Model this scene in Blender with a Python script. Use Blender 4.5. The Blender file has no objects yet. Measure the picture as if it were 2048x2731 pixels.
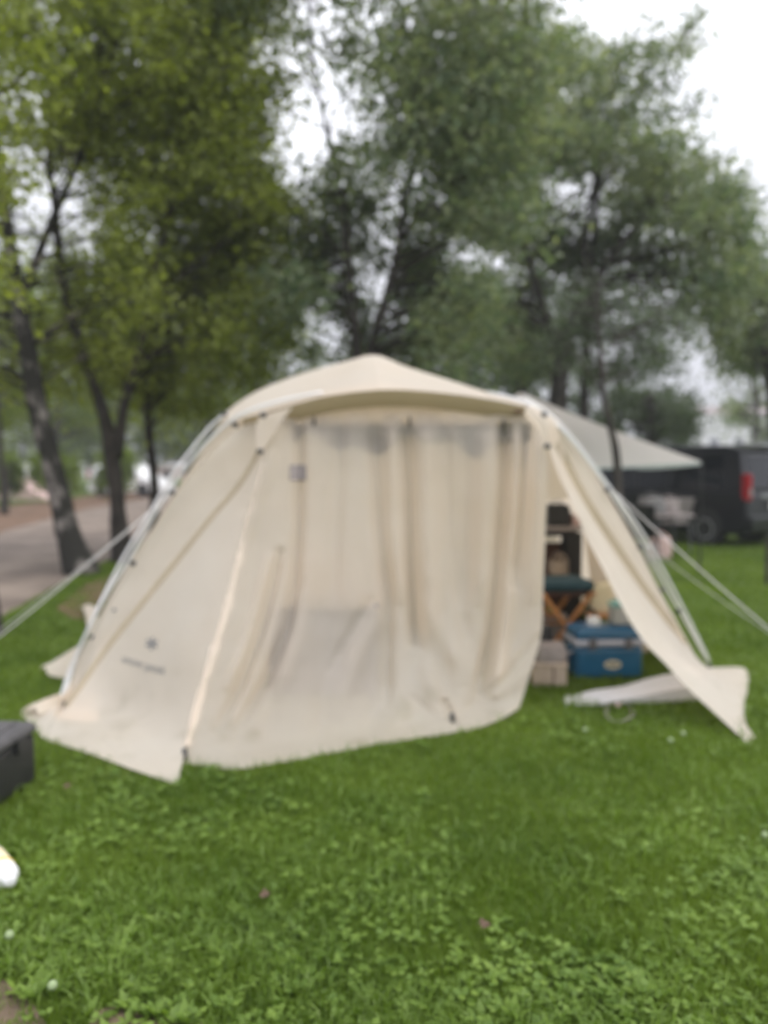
import bpy, math, random
import numpy as np
from mathutils import Vector, Matrix, noise as mnoise
from mathutils.bvhtree import BVHTree

random.seed(7)
RS = np.random.RandomState(11)
scene = bpy.context.scene
col = scene.collection
R = math.radians

# ------------------------------------------------------------------ camera
FPX, CX, CY, HC = 2052.0, 1024.0, 1365.5, 1.5       # focal length in pixels of the 2048x2731 photo, eye height
PITCH = R(-3.2)
cam_data = bpy.data.cameras.new('camera')
cam = bpy.data.objects.new('camera', cam_data)
col.objects.link(cam)
cam.location = (0, 0, HC)
cam.rotation_euler = (R(90) + PITCH, 0, 0)
cam_data.sensor_fit = 'VERTICAL'
cam_data.sensor_height = 34.6
cam_data.lens = 26.0
cam_data.clip_start = 0.05
cam_data.clip_end = 2000
cam_data.dof.use_dof = True
cam_data.dof.focus_distance = 1.15
cam_data.dof.aperture_fstop = 1.8
cam_data.dof.aperture_blades = 0
scene.camera = cam
scene.render.resolution_x = 768
scene.render.resolution_y = 1024

# ------------------------------------------------------------------ sky and sun
SUN_EL, SUN_AZ = R(60), R(115)      # azimuth clockwise from +Y (straight ahead)
world = bpy.data.worlds.new('World')
scene.world = world
world.use_nodes = True
nt = world.node_tree
nt.nodes.clear()
wo = nt.nodes.new('ShaderNodeOutputWorld')
bg = nt.nodes.new('ShaderNodeBackground')
bg.inputs['Strength'].default_value = 0.1
sky = nt.nodes.new('ShaderNodeTexSky')
sky.sky_type = 'NISHITA'
sky.sun_disc = False
sky.sun_elevation = SUN_EL
sky.sun_rotation = SUN_AZ
sky.dust_density = 6.0
tc = nt.nodes.new('ShaderNodeTexCoord')
sep = nt.nodes.new('ShaderNodeSeparateXYZ')
nt.links.new(tc.outputs['Generated'], sep.inputs[0])
cl = nt.nodes.new('ShaderNodeMapRange')          # overcast layer: brighter towards the zenith
cl.inputs['From Min'].default_value = 0.0
cl.inputs['From Max'].default_value = 1.0
cl.inputs['To Min'].default_value = 5.6
cl.inputs['To Max'].default_value = 18.0
nt.links.new(sep.outputs['Z'], cl.inputs['Value'])
ns = nt.nodes.new('ShaderNodeTexNoise')
ns.inputs['Scale'].default_value = 1.6
ns.inputs['Detail'].default_value = 3
nt.links.new(tc.outputs['Generated'], ns.inputs['Vector'])
nr = nt.nodes.new('ShaderNodeMapRange')
nr.inputs['From Min'].default_value = 0.3
nr.inputs['From Max'].default_value = 0.7
nr.inputs['To Min'].default_value = 0.68
nr.inputs['To Max'].default_value = 1.3
nt.links.new(ns.outputs['Fac'], nr.inputs['Value'])
mu = nt.nodes.new('ShaderNodeMath'); mu.operation = 'MULTIPLY'
nt.links.new(cl.outputs[0], mu.inputs[0]); nt.links.new(nr.outputs[0], mu.inputs[1])
vm = nt.nodes.new('ShaderNodeVectorMath'); vm.operation = 'SCALE'
vm.inputs[0].default_value = (0.955, 0.965, 1.03)
nt.links.new(mu.outputs[0], vm.inputs['Scale'])
mx = nt.nodes.new('ShaderNodeMix'); mx.data_type = 'RGBA'
mx.inputs['Factor'].default_value = 0.9
nt.links.new(sky.outputs[0], mx.inputs[6]); nt.links.new(vm.outputs[0], mx.inputs[7])
nt.links.new(mx.outputs[2], bg.inputs['Color'])
nt.links.new(bg.outputs[0], wo.inputs['Surface'])

sun_data = bpy.data.lights.new('sun', 'SUN')
sun_data.energy = 1.1
sun_data.angle = R(25)
sun_data.color = (1.0, 0.96, 0.9)
sun = bpy.data.objects.new('sun', sun_data)
col.objects.link(sun)
sd = Vector((math.sin(SUN_AZ) * math.cos(SUN_EL), math.cos(SUN_AZ) * math.cos(SUN_EL), math.sin(SUN_EL)))
sun.rotation_euler = sd.to_track_quat('Z', 'Y').to_euler()
scene.view_settings.view_transform = 'Standard'
scene.view_settings.look = 'None'
scene.view_settings.exposure = 0.5
scene.view_settings.gamma = 1.0
scene.view_settings.use_curve_mapping = False

# ------------------------------------------------------------------ measuring helpers
cp, sp_ = math.cos(PITCH), math.sin(PITCH)
def ray(px, py):
    a, b = (px - CX) / FPX, (CY - py) / FPX
    return Vector((a, cp - b * sp_, sp_ + b * cp))
def W(px, py, d):
    """the point seen at photo position px,py at horizontal distance d"""
    r = ray(px, py)
    return Vector((0, 0, HC)) + r * (d / r.y)
def G(px, py, z=0.0):
    """the point of the ground seen at px,py"""
    r = ray(px, py)
    return Vector((0, 0, HC)) + r * ((z - HC) / r.z)
def GX(px, d, z=0.0):
    """a point on the ground at distance d in the direction px"""
    return Vector(((px - CX) / FPX * d, d, z))

# ------------------------------------------------------------------ object helpers
def tag(o, label=None, cat=None, group=None, kind=None):
    if label: o['label'] = label
    if cat: o['category'] = cat
    if group: o['group'] = group
    if kind: o['kind'] = kind
    return o
def thing(name, loc, label, cat, group=None, rz=0.0):
    o = bpy.data.objects.new(name, None)
    col.objects.link(o)
    o.location = loc
    o.rotation_euler = (0, 0, rz)
    o.empty_display_size = 0.1
    return tag(o, label, cat, group)
def link_mesh(name, me, parent=None, world=True):
    """world=True: vertices are in world space; the object is placed under its parent without moving them"""
    o = bpy.data.objects.new(name, me)
    col.objects.link(o)
    if parent is not None:
        o.parent = parent
        if world:
            root = parent
            M = Matrix.Identity(4)
            chain = []
            while root is not None:
                chain.append(root); root = root.parent
            for c in reversed(chain):
                M = M @ c.matrix_parent_inverse @ Matrix.LocRotScale(c.location, c.rotation_euler, c.scale)
            me.transform(M.inverted())
    return o
def smooth(me, flag=True):
    me.polygons.foreach_set('use_smooth', [flag] * len(me.polygons))
class MB:
    """collects shapes for ONE mesh"""
    def __init__(s): s.v = []; s.f = []
    def add(s, vs, fs):
        b = len(s.v)
        s.v += [tuple(v) for v in vs]
        s.f += [tuple(i + b for i in f) for f in fs]
        return s
    def box(s, c, size, rz=0.0, M=None, taper=1.0):
        x, y, z = size[0] / 2, size[1] / 2, size[2] / 2
        vs = []
        for sz in (-1, 1):
            k = 1.0 if sz < 0 else taper
            for sx, sy in ((-1, -1), (1, -1), (1, 1), (-1, 1)):
                v = Vector((sx * x * k, sy * y * k, sz * z))
                v = Matrix.Rotation(rz, 3, 'Z') @ v + Vector(c)
                if M is not None: v = M @ v
                vs.append(v)
        return s.add(vs, [(0, 3, 2, 1), (4, 5, 6, 7), (0, 1, 5, 4), (1, 2, 6, 5), (2, 3, 7, 6), (3, 0, 4, 7)])
    def rbox(s, c, size, r, rz=0.0, n=3, M=None):
        """box with rounded vertical and horizontal edges"""
        hx, hy, hz = size[0] / 2, size[1] / 2, size[2] / 2
        rings = []
        prof = [(-hz, r)] + []
        lv = []
        for k in range(n + 1):
            a = math.pi / 2 * k / n
            lv.append((-hz + r - r * math.cos(a), r - r * math.sin(a)))
        for k in range(n + 1):
            a = math.pi / 2 * k / n
            lv.append((hz - r + r * math.sin(a), r - r * math.cos(a)))
        vs, fs = [], []
        m = 4 * (n + 1)
        for z, ins in lv:
            for q, (sx, sy) in enumerate(((1, 1), (-1, 1), (-1, -1), (1, -1))):
                for k in range(n + 1):
                    a = math.pi / 2 * (q + k / n)
                    rr = max(r - ins, 0.0005)
                    v = Vector((sx * (hx - r) + rr * math.cos(a), sy * (hy - r) + rr * math.sin(a), z))
                    v = Matrix.Rotation(rz, 3, 'Z') @ v + Vector(c)
                    if M is not None: v = M @ v
                    vs.append(v)
        L = len(lv)
        for i in range(L - 1):
            for j in range(m):
                fs.append((i * m + j, i * m + (j + 1) % m, (i + 1) * m + (j + 1) % m, (i + 1) * m + j))
        fs.append(tuple(range(m - 1, -1, -1)))
        fs.append(tuple((L - 1) * m + j for j in range(m)))
        return s.add(vs, fs)
    def tube(s, pts, radii, n=8, cap=True):
        pts = [Vector(p) for p in pts]
        if not hasattr(radii, '__len__'): radii = [radii] * len(pts)
        vs, fs = [], []
        up = Vector((0.13, 0.31, 0.94)).normalized()
        for i, p in enumerate(pts):
            t = (pts[min(i + 1, len(pts) - 1)] - pts[max(i - 1, 0)]).normalized()
            a = t.cross(up)
            if a.length < 1e-3: a = t.cross(Vector((1, 0, 0)))
            a.normalize(); b = t.cross(a).normalized()
            for k in range(n):
                q = 2 * math.pi * k / n
                vs.append(p + (a * math.cos(q) + b * math.sin(q)) * radii[i])
        for i in range(len(pts) - 1):
            for k in range(n):
                fs.append((i * n + k, i * n + (k + 1) % n, (i + 1) * n + (k + 1) % n, (i + 1) * n + k))
        if cap:
            fs.append(tuple(range(n - 1, -1, -1)))
            fs.append(tuple((len(pts) - 1) * n + k for k in range(n)))
        return s.add(vs, fs)
    def lathe(s, c, prof, n=20, M=None):
        vs, fs = [], []
        for r, z in prof:
            for k in range(n):
                q = 2 * math.pi * k / n
                v = Vector((r * math.cos(q), r * math.sin(q), z)) + Vector(c)
                if M is not None: v = M @ v
                vs.append(v)
        for i in range(len(prof) - 1):
            for k in range(n):
                fs.append((i * n + k, i * n + (k + 1) % n, (i + 1) * n + (k + 1) % n, (i + 1) * n + k))
        fs.append(tuple(range(n - 1, -1, -1)))
        fs.append(tuple((len(prof) - 1) * n + k for k in range(n)))
        return s.add(vs, fs)
    def prism(s, poly, a, b, axis='x', M=None):
        """poly of (u,v); extruded between a and b along axis"""
        n = len(poly); vs = []
        for t in (a, b):
            for u, v in poly:
                p = {'x': (t, u, v), 'y': (u, t, v), 'z': (u, v, t)}[axis]
                p = Vector(p)
                if M is not None: p = M @ p
                vs.append(p)
        fs = [tuple(range(n - 1, -1, -1)), tuple(range(n, 2 * n))]
        for k in range(n): fs.append((k, (k + 1) % n, n + (k + 1) % n, n + k))
        return s.add(vs, fs)
    def build(s, name, m, parent=None, world=True, smoothed=False, fix=True):
        me = bpy.data.meshes.new(name)
        me.from_pydata(s.v, [], s.f)
        if fix:
            import bmesh
            b = bmesh.new(); b.from_mesh(me)
            bmesh.ops.recalc_face_normals(b, faces=b.faces)
            b.to_mesh(me); b.free()
        me.update()
        if m is not None: me.materials.append(m)
        o = link_mesh(name, me, parent, world)
        if smoothed: smooth(me)
        return o

def catmull(pts, n):
    """resample a control polyline into n points"""
    P = [Vector(p) for p in pts]
    m = len(P) - 1
    out = []
    for i in range(n):
        t = i / (n - 1) * m
        k = min(int(t), m - 1); f = t - k
        p1, p2 = P[k], P[k + 1]
        p0 = P[k - 1] if k > 0 else p1 * 2 - p2
        p3 = P[k + 2] if k + 2 <= m else p2 * 2 - p1
        out.append(0.5 * ((2 * p1) + (p2 - p0) * f + (2 * p0 - 5 * p1 + 4 * p2 - p3) * f * f + (3 * p1 - 3 * p2 + p3 - p0) * f ** 3))
    return out
def sheet(name, rows, nu, nv, mat, parent, disp=None, thick=0.0015):
    """a cloth surface through rows of control points; disp(p,u,v)->Vector moves it"""
    R1 = [catmull(r, nu) for r in rows]
    V = []
    cols = [catmull([R1[j][i] for j in range(len(R1))], nv) for i in range(nu)]
    for j in range(nv):
        for i in range(nu):
            p = cols[i][j]
            if disp is not None: p = p + disp(p, i / (nu - 1), j / (nv - 1))
            V.append(p)
    F = [(j * nu + i, j * nu + i + 1, (j + 1) * nu + i + 1, (j + 1) * nu + i) for j in range(nv - 1) for i in range(nu - 1)]
    me = bpy.data.meshes.new(name)
    me.from_pydata([tuple(v) for v in V], [], F)
    me.materials.append(mat)
    smooth(me)
    me.update()
    bv = BVHTree.FromPolygons([v.copy() for v in V], F)
    o = link_mesh(name, me, parent)
    return o, bv
def to_px(p):
    r = p - Vector((0, 0, HC))
    f = r.y * cp + r.z * sp_
    u = -r.y * sp_ + r.z * cp
    return CX + r.x / f * FPX, CY - u / f * FPX

# ------------------------------------------------------------------ materials
def mat(name, c1, c2=None, rough=0.7, scale=8.0, detail=5, bump=0.0, bscale=None, metallic=0.0, trans=0.0, tcol=None,
        spec=0.5, attr=None, stretch=(1, 1, 1), lo=0.35, hi=0.65, coat=0.0, coords='Object'):
    m = bpy.data.materials.new(name); m.use_nodes = True
    t = m.node_tree; N = t.nodes; Lk = t.links
    b = N['Principled BSDF']; out = N['Material Output']
    b.inputs['Roughness'].default_value = rough
    b.inputs['Metallic'].default_value = metallic
    b.inputs['Specular IOR Level'].default_value = spec
    b.inputs['Coat Weight'].default_value = coat
    c2 = c2 or c1
    tcn = N.new('ShaderNodeTexCoord'); mp = N.new('ShaderNodeMapping')
    mp.inputs['Scale'].default_value = stretch
    Lk.new(tcn.outputs[coords], mp.inputs[0])
    nz = N.new('ShaderNodeTexNoise'); nz.inputs['Scale'].default_value = scale; nz.inputs['Detail'].default_value = detail
    nz.inputs['Roughness'].default_value = 0.6
    Lk.new(mp.outputs[0], nz.inputs['Vector'])
    mr = N.new('ShaderNodeMapRange'); mr.inputs['From Min'].default_value = lo; mr.inputs['From Max'].default_value = hi
    Lk.new(nz.outputs['Fac'], mr.inputs['Value'])
    mx = N.new('ShaderNodeMix'); mx.data_type = 'RGBA'
    mx.inputs[6].default_value = (*c1, 1); mx.inputs[7].default_value = (*c2, 1)
    fac = mr.outputs[0]
    if attr:
        at = N.new('ShaderNodeAttribute'); at.attribute_name = attr
        ad = N.new('ShaderNodeMath'); ad.operation = 'MULTIPLY_ADD'; ad.inputs[1].default_value = 0.45
        sc = N.new('ShaderNodeMath'); sc.operation = 'MULTIPLY'; sc.inputs[1].default_value = 0.6
        Lk.new(at.outputs['Fac'], sc.inputs[0]); Lk.new(mr.outputs[0], ad.inputs[0]); Lk.new(sc.outputs[0], ad.inputs[2])
        fac = ad.outputs[0]
    Lk.new(fac, mx.inputs['Factor'])
    Lk.new(mx.outputs[2], b.inputs['Base Color'])
    if bump:
        bn = N.new('ShaderNodeTexNoise'); bn.inputs['Scale'].default_value = bscale or scale * 4; bn.inputs['Detail'].default_value = 6
        Lk.new(mp.outputs[0], bn.inputs['Vector'])
        bp = N.new('ShaderNodeBump'); bp.inputs['Strength'].default_value = bump; bp.inputs['Distance'].default_value = 0.02
        Lk.new(bn.outputs['Fac'], bp.inputs['Height']); Lk.new(bp.outputs[0], b.inputs['Normal'])
    if trans:
        tr = N.new('ShaderNodeBsdfTranslucent'); ms = N.new('ShaderNodeMixShader'); ms.inputs[0].default_value = trans
        if tcol:
            m2 = N.new('ShaderNodeMix'); m2.data_type = 'RGBA'; m2.blend_type = 'MULTIPLY'; m2.inputs['Factor'].default_value = 1
            m2.inputs[7].default_value = (*tcol, 1); Lk.new(mx.outputs[2], m2.inputs[6]); Lk.new(m2.outputs[2], tr.inputs['Color'])
        else: Lk.new(mx.outputs[2], tr.inputs['Color'])
        Lk.new(b.outputs[0], ms.inputs[1]); Lk.new(tr.outputs[0], ms.inputs[2]); Lk.new(ms.outputs[0], out.inputs['Surface'])
    return m

def fabric(name, c1, c2, dirt=True, trans=0.3, bump=0.25):
    m = mat(name, c1, c2, rough=0.85, scale=1.4, bump=bump, bscale=9.0, trans=trans, tcol=(1.0, 0.96, 0.9), spec=0.25)
    if dirt:
        t = m.node_tree; N = t.nodes; Lk = t.links
        b = N['Principled BSDF']
        src = b.inputs['Base Color'].links[0].from_socket
        geo = N.new('ShaderNodeNewGeometry'); sx = N.new('ShaderNodeSeparateXYZ'); Lk.new(geo.outputs['Position'], sx.inputs[0])
        a = N.new('ShaderNodeMapRange'); a.inputs['From Min'].default_value = 0.5; a.inputs['To Max'].default_value = 0.4; a.inputs['From Max'].default_value = 0.0
        Lk.new(sx.outputs['Z'], a.inputs['Value'])
        nz = N.new('ShaderNodeTexNoise'); nz.inputs['Scale'].default_value = 5.5; nz.inputs['Detail'].default_value = 7
        Lk.new(geo.outputs['Position'], nz.inputs['Vector'])
        q = N.new('ShaderNodeMapRange'); q.inputs['From Min'].default_value = 0.56; q.inputs['From Max'].default_value = 0.74
        Lk.new(nz.outputs['Fac'], q.inputs['Value'])
        mm = N.new('ShaderNodeMath'); mm.operation = 'MULTIPLY'; Lk.new(a.outputs[0], mm.inputs[0]); Lk.new(q.outputs[0], mm.inputs[1])
        mx = N.new('ShaderNodeMix'); mx.data_type = 'RGBA'; mx.inputs[7].default_value = (0.24, 0.2, 0.1, 1)
        Lk.new(mm.outputs[0], mx.inputs['Factor']); Lk.new(src, mx.inputs[6]); Lk.new(mx.outputs[2], b.inputs['Base Color'])
    return m

M = {}
M['canvas'] = fabric('cream_canvas', (0.83, 0.745, 0.64), (0.85, 0.78, 0.69), trans=0.5)
M['canvas_door'] = fabric('cream_door_canvas', (0.82, 0.735, 0.635), (0.845, 0.775, 0.69), trans=0.62)
M['tape'] = fabric('peach_tape', (0.68, 0.585, 0.48), (0.60, 0.52, 0.43), trans=0.1)
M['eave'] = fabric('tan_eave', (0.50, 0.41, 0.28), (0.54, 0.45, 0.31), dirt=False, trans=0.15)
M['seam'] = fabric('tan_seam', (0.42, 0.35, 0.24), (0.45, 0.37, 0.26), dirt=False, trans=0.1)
M['alu'] = mat('aluminium', (0.82, 0.82, 0.82), rough=0.4, metallic=0.5)
M['clip'] = mat('dark_clip', (0.03, 0.032, 0.035), rough=0.5)
M['rope'] = mat('pale_rope', (0.72, 0.7, 0.68), (0.6, 0.58, 0.57), rough=0.8, scale=60)
M['print'] = mat('grey_print', (0.17, 0.17, 0.175), rough=0.8)
M['patch'] = mat('grey_patch', (0.2, 0.21, 0.22), rough=0.8)
M['leaf_a'] = mat('birch_leaf', (0.10, 0.135, 0.026), (0.36, 0.41, 0.09), rough=0.5, scale=0.9, attr='tint', trans=0.52, tcol=(1.3, 1.35, 0.5), spec=0.35)
M['leaf_b'] = mat('glare_paled_leaf', (0.075, 0.142, 0.085), (0.335, 0.365, 0.22), rough=0.5, scale=0.7, attr='tint', trans=0.5, tcol=(1.15, 1.2, 0.6), spec=0.35)  # grey-green made paler and bluer to imitate lens glare over the crowns
M['leaf_c'] = mat('dark_leaf', (0.06, 0.085, 0.052), (0.16, 0.20, 0.12), rough=0.5, scale=0.7, attr='tint', trans=0.3, tcol=(1.1, 1.2, 0.7), spec=0.35)
M['leaf_y'] = mat('light_leaf', (0.09, 0.14, 0.016), (0.2, 0.26, 0.04), rough=0.5, scale=0.9, attr='tint', trans=0.5, tcol=(1.3, 1.35, 0.5), spec=0.35)
M['bark'] = mat('birch_bark', (0.024, 0.023, 0.018), (0.30, 0.27, 0.25), rough=0.9, scale=3.4, stretch=(1, 1, 0.8), lo=0.52, hi=0.68, bump=0.8, bscale=14)
M['bark_dark'] = mat('dark_bark', (0.022, 0.019, 0.015), (0.065, 0.055, 0.045), rough=0.9, scale=4, bump=0.8, bscale=16)
M['grass'] = mat('grass_blade', (0.052, 0.110, 0.011), (0.195, 0.285, 0.036), rough=0.5, scale=1.3, attr='tint', trans=0.4, tcol=(1.3, 1.3, 0.4), spec=0.3, lo=0.3, hi=0.7)
M['weed'] = mat('weed_leaf', (0.07, 0.14, 0.016), (0.235, 0.345, 0.062), rough=0.45, scale=1.3, attr='tint', trans=0.35, tcol=(1.2, 1.3, 0.5), spec=0.4)
M['black'] = mat('black_plastic', (0.012, 0.013, 0.013), (0.02, 0.02, 0.02), rough=0.55)
M['grey_top'] = mat('grey_plastic_lid', (0.07, 0.068, 0.07), (0.105, 0.10, 0.103), rough=0.6, scale=20)
M['yellow'] = mat('yellow', (0.72, 0.52, 0.06), rough=0.6)
M['white'] = mat('white_plastic', (0.8, 0.8, 0.82), rough=0.5)
M['gravel'] = mat('gravel', (0.13, 0.10, 0.08), (0.27, 0.215, 0.175), rough=0.95, scale=0.9, detail=8, bump=0.7, bscale=30, coords='Object')
M['litter'] = mat('leaf_litter', (0.11, 0.065, 0.038), (0.20, 0.12, 0.075), rough=0.95, scale=2.5, detail=8, bump=0.8, bscale=25)
M['soil'] = mat('soil', (0.10, 0.07, 0.045), (0.20, 0.145, 0.10), rough=0.95, scale=12, bump=0.8)
M['teal'] = mat('teal_cushion', (0.016, 0.05, 0.065), (0.022, 0.062, 0.078), rough=0.8, bump=0.2)
M['wood'] = mat('orange_wood', (0.50, 0.22, 0.075), (0.58, 0.27, 0.095), rough=0.5, scale=5, stretch=(1, 1, 8))
M['darkwood'] = mat('brown_canvas', (0.10, 0.05, 0.035), rough=0.8)
M['blue'] = mat('blue_enamel', (0.010, 0.095, 0.20), (0.013, 0.11, 0.225), rough=0.35, coat=0.3)
M['rim'] = mat('grey_rim', (0.42, 0.43, 0.5), rough=0.45)
M['latch'] = mat('latch_metal', (0.16, 0.16, 0.18), rough=0.4, metallic=0.6)
M['cream'] = mat('cream_badge', (0.62, 0.56, 0.42), rough=0.5)
M['beige'] = mat('beige_cloth', (0.42, 0.34, 0.27), (0.5, 0.41, 0.33), rough=0.9, bump=0.4, bscale=20)
M['greycloth'] = mat('grey_cloth', (0.26, 0.23, 0.22), (0.34, 0.30, 0.29), rough=0.9, bump=0.4, bscale=20)
M['tealid'] = mat('teal_lid', (0.22, 0.42, 0.38), rough=0.4)
M['clear'] = mat('cloudy_plastic', (0.55, 0.55, 0.52), rough=0.3, trans=0.35)
M['shade_bag'] = mat('grey_bag', (0.14, 0.14, 0.14), (0.20, 0.195, 0.195), rough=0.7, bump=.3)
M['yellowish'] = mat('pale_yellow_cloth', (0.74, 0.64, 0.42), (0.8, 0.7, 0.5), rough=0.9, bump=0.3)
M['ground_sheet'] = fabric('white_sheet', (0.66, 0.66, 0.68), (0.72, 0.7, 0.7), dirt=False, trans=0.15)
M['awning'] = fabric('awning_cloth', (0.90, 0.85, 0.86), (0.92, 0.87, 0.88), dirt=False, trans=0.68)
M['valance'] = fabric('valance_cloth', (0.42, 0.50, 0.48), (0.48, 0.55, 0.53), dirt=False, trans=0.25)
M['paint'] = mat('black_paint', (0.005, 0.006, 0.008), (0.008, 0.009, 0.011), rough=0.3, coat=0.2, spec=0.3)
M['tyre'] = mat('tyre', (0.012, 0.012, 0.012), rough=0.9)
M['rimalloy'] = mat('alloy', (0.32, 0.33, 0.34), rough=0.35, metallic=0.7)
M['carglass'] = mat('dark_glass', (0.006, 0.008, 0.011), rough=0.12, spec=0.3)
M['red'] = mat('red_lens', (0.30, 0.010, 0.014), rough=0.3, spec=0.3)
M['lens'] = mat('clear_lens', (0.30, 0.22, 0.22), rough=0.2)
M['plate'] = mat('plate', (0.62, 0.62, 0.6), rough=0.5)
M['wall_w'] = mat('white_render', (0.72, 0.70, 0.70), (0.66, 0.65, 0.66), rough=0.9, scale=1)
M['wall_b'] = mat('brown_boards', (0.10, 0.075, 0.07), (0.13, 0.10, 0.09), rough=0.8, scale=3)
M['roof_p'] = mat('pink_grey_roof', (0.36, 0.27, 0.28), (0.42, 0.33, 0.33), rough=0.85)
M['roof_g'] = mat('grey_roof', (0.5, 0.48, 0.47), rough=0.85)
M['white_paint'] = mat('white_paint', (0.78, 0.78, 0.78), rough=0.3, coat=0.4)
M['pink'] = mat('pink_cloth', (0.55, 0.40, 0.37), rough=0.9)
M['flower'] = mat('clover_white', (0.30, 0.38, 0.20), rough=0.9)
M['dry'] = mat('dry_leaf', (0.11, 0.07, 0.045), rough=0.9)

M['light_block'] = mat('light_block_dark', (0.05, 0.05, 0.055), (0.07, 0.07, 0.075), rough=0.9)  # for the added sheets that stop light behind the door curtain
# ------------------------------------------------------------------ ground, road
def flat(name, pts, z, m, kind='structure'):
    mb = MB().add([(p[0], p[1], z) for p in pts], [tuple(range(len(pts)))])
    o = mb.build(name, m)
    return tag(o, kind=kind)
def lawn_material():
    m = bpy.data.materials.new('lawn'); m.use_nodes = True
    t = m.node_tree; N = t.nodes; Lk = t.links; b = N['Principled BSDF']
    b.inputs['Roughness'].default_value = 0.9; b.inputs['Specular IOR Level'].default_value = 0.2
    g = N.new('ShaderNodeNewGeometry')
    n1 = N.new('ShaderNodeTexNoise'); n1.inputs['Scale'].default_value = 1.1; n1.inputs['Detail'].default_value = 6
    n2 = N.new('ShaderNodeTexNoise'); n2.inputs['Scale'].default_value = 22; n2.inputs['Detail'].default_value = 6
    Lk.new(g.outputs['Position'], n1.inputs[0]); Lk.new(g.outputs['Position'], n2.inputs[0])
    r = N.new('ShaderNodeValToRGB')
    r.color_ramp.elements[0].position = 0.3; r.color_ramp.elements[0].color = (0.035, 0.058, 0.010, 1)
    r.color_ramp.elements[1].position = 0.7; r.color_ramp.elements[1].color = (0.13, 0.19, 0.028, 1)
    ad = N.new('ShaderNodeMath'); ad.operation = 'MULTIPLY_ADD'; ad.inputs[1].default_value = 0.5
    sc = N.new('ShaderNodeMath'); sc.operation = 'MULTIPLY'; sc.inputs[1].default_value = 0.5
    Lk.new(n2.outputs['Fac'], sc.inputs[0]); Lk.new(n1.outputs['Fac'], ad.inputs[0]); Lk.new(sc.outputs[0], ad.inputs[2])
    Lk.new(ad.outputs[0], r.inputs[0]); Lk.new(r.outputs[0], b.inputs['Base Color'])
    bp = N.new('ShaderNodeBump'); bp.inputs['Strength'].default_value = 1; bp.inputs['Distance'].default_value = 0.03
    Lk.new(n2.outputs['Fac'], bp.inputs['Height']); Lk.new(bp.outputs[0], b.inputs['Normal'])
    return m
M['lawn'] = lawn_material()
flat('ground', [(-400, -60), (400, -60), (400, 700), (-400, 700)], 0, M['lawn'])

def poly_strip(near, far):
    return near + far[::-1]
def ext(a, b, k):      # continue the line a->b beyond b by k metres
    d = (b - a); d.normalize(); return b + d * k
n0, n1, n2 = G(0, 1650), G(170, 1555), G(420, 1425)
f0, f1, f2 = G(0, 1420), G(240, 1355), G(500, 1312)
road_near = [ext(n1, n0, 14), n0, n1, n2, ext(n1, n2, 45)]
road_far = [ext(f1, f0, 22), f0, f1, f2, ext(f1, f2, 35)]
ROAD = poly_strip(road_near, road_far)
flat('gravel_road', ROAD, 0.004, M['gravel'])
l0, l1, l2 = G(0, 1352), G(220, 1325), G(500, 1295)
LIT = poly_strip(road_far, [ext(l1, l0, 22), l0, l1, l2, ext(l1, l2, 35)])
flat('leaf_litter_verge', LIT, 0.008, M['litter'])
LIT2 = [G(-60, 1760), G(60, 1690), G(210, 1590), G(300, 1560), G(400, 1500), G(520, 1470), G(520, 1560), G(330, 1620), G(260, 1670), G(180, 1640), G(120, 1660), G(20, 1740)]
flat('leaf_litter_patch', [G(150, 1625), G(230, 1560), G(330, 1525), G(480, 1480), G(560, 1500), G(430, 1600), G(330, 1650), G(250, 1665), G(190, 1650)], 0.012, M['litter'])
SOIL = [G(-160, 2800), G(-160, 2560), G(0, 2610), G(60, 2650), G(105, 2700), G(150, 2800)]
flat('bare_soil', SOIL, 0.005, M['soil'])
SOIL2 = [G(250, 2700), G(330, 2685), G(480, 2700), G(560, 2745), G(500, 2800), G(220, 2800)]
flat('bare_soil_by_feet', SOIL2, 0.006, M['soil'])

# ------------------------------------------------------------------ vegetation meshes
def leaf_mesh(name, C, U, V, L, Wd, tint, m, parent=None, fold=0.25):
    """rhombic leaves: centre C, long axis U, cross axis V, lengths L, widths Wd (numpy)"""
    n = len(C)
    Nn = np.cross(U, V)
    p0 = C
    p1 = C + U * (L * 0.45)[:, None] + V * (Wd * 0.5)[:, None] + Nn * (Wd * fold * 0.5)[:, None]
    p2 = C + U * L[:, None]
    p3 = C + U * (L * 0.45)[:, None] - V * (Wd * 0.5)[:, None] + Nn * (Wd * fold * 0.5)[:, None]
    verts = np.stack([p0, p1, p2, p3], axis=1).reshape(-1, 3).astype(np.float32)
    base = (np.arange(n) * 4)[:, None]
    tri = np.concatenate([base + np.array([[0, 1, 2]]), base + np.array([[0, 2, 3]])], axis=1).reshape(-1, 3)
    me = bpy.data.meshes.new(name)
    me.vertices.add(len(verts)); me.vertices.foreach_set('co', verts.ravel())
    me.loops.add(tri.size); me.loops.foreach_set('vertex_index', tri.ravel().astype(np.int32))
    me.polygons.add(len(tri)); me.polygons.foreach_set('loop_start', (np.arange(len(tri)) * 3).astype(np.int32))
    me.polygons.foreach_set('loop_total', np.full(len(tri), 3, np.int32))
    at = me.attributes.new('tint', 'FLOAT', 'POINT'); at.data.foreach_set('value', np.repeat(tint, 4).astype(np.float32))
    me.update(calc_edges=True)
    me.materials.append(m)
    return link_mesh(name, me, parent)
def unit(a): return a / np.maximum(np.linalg.norm(a, axis=1, keepdims=True), 1e-6)

def inside(poly, x, y):
    c = False; n = len(poly); j = n - 1
    for i in range(n):
        xi, yi = poly[i][0], poly[i][1]; xj, yj = poly[j][0], poly[j][1]
        if (yi > y) != (yj > y) and x < (xj - xi) * (y - yi) / (yj - yi) + xi: c = not c
        j = i
    return c

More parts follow.
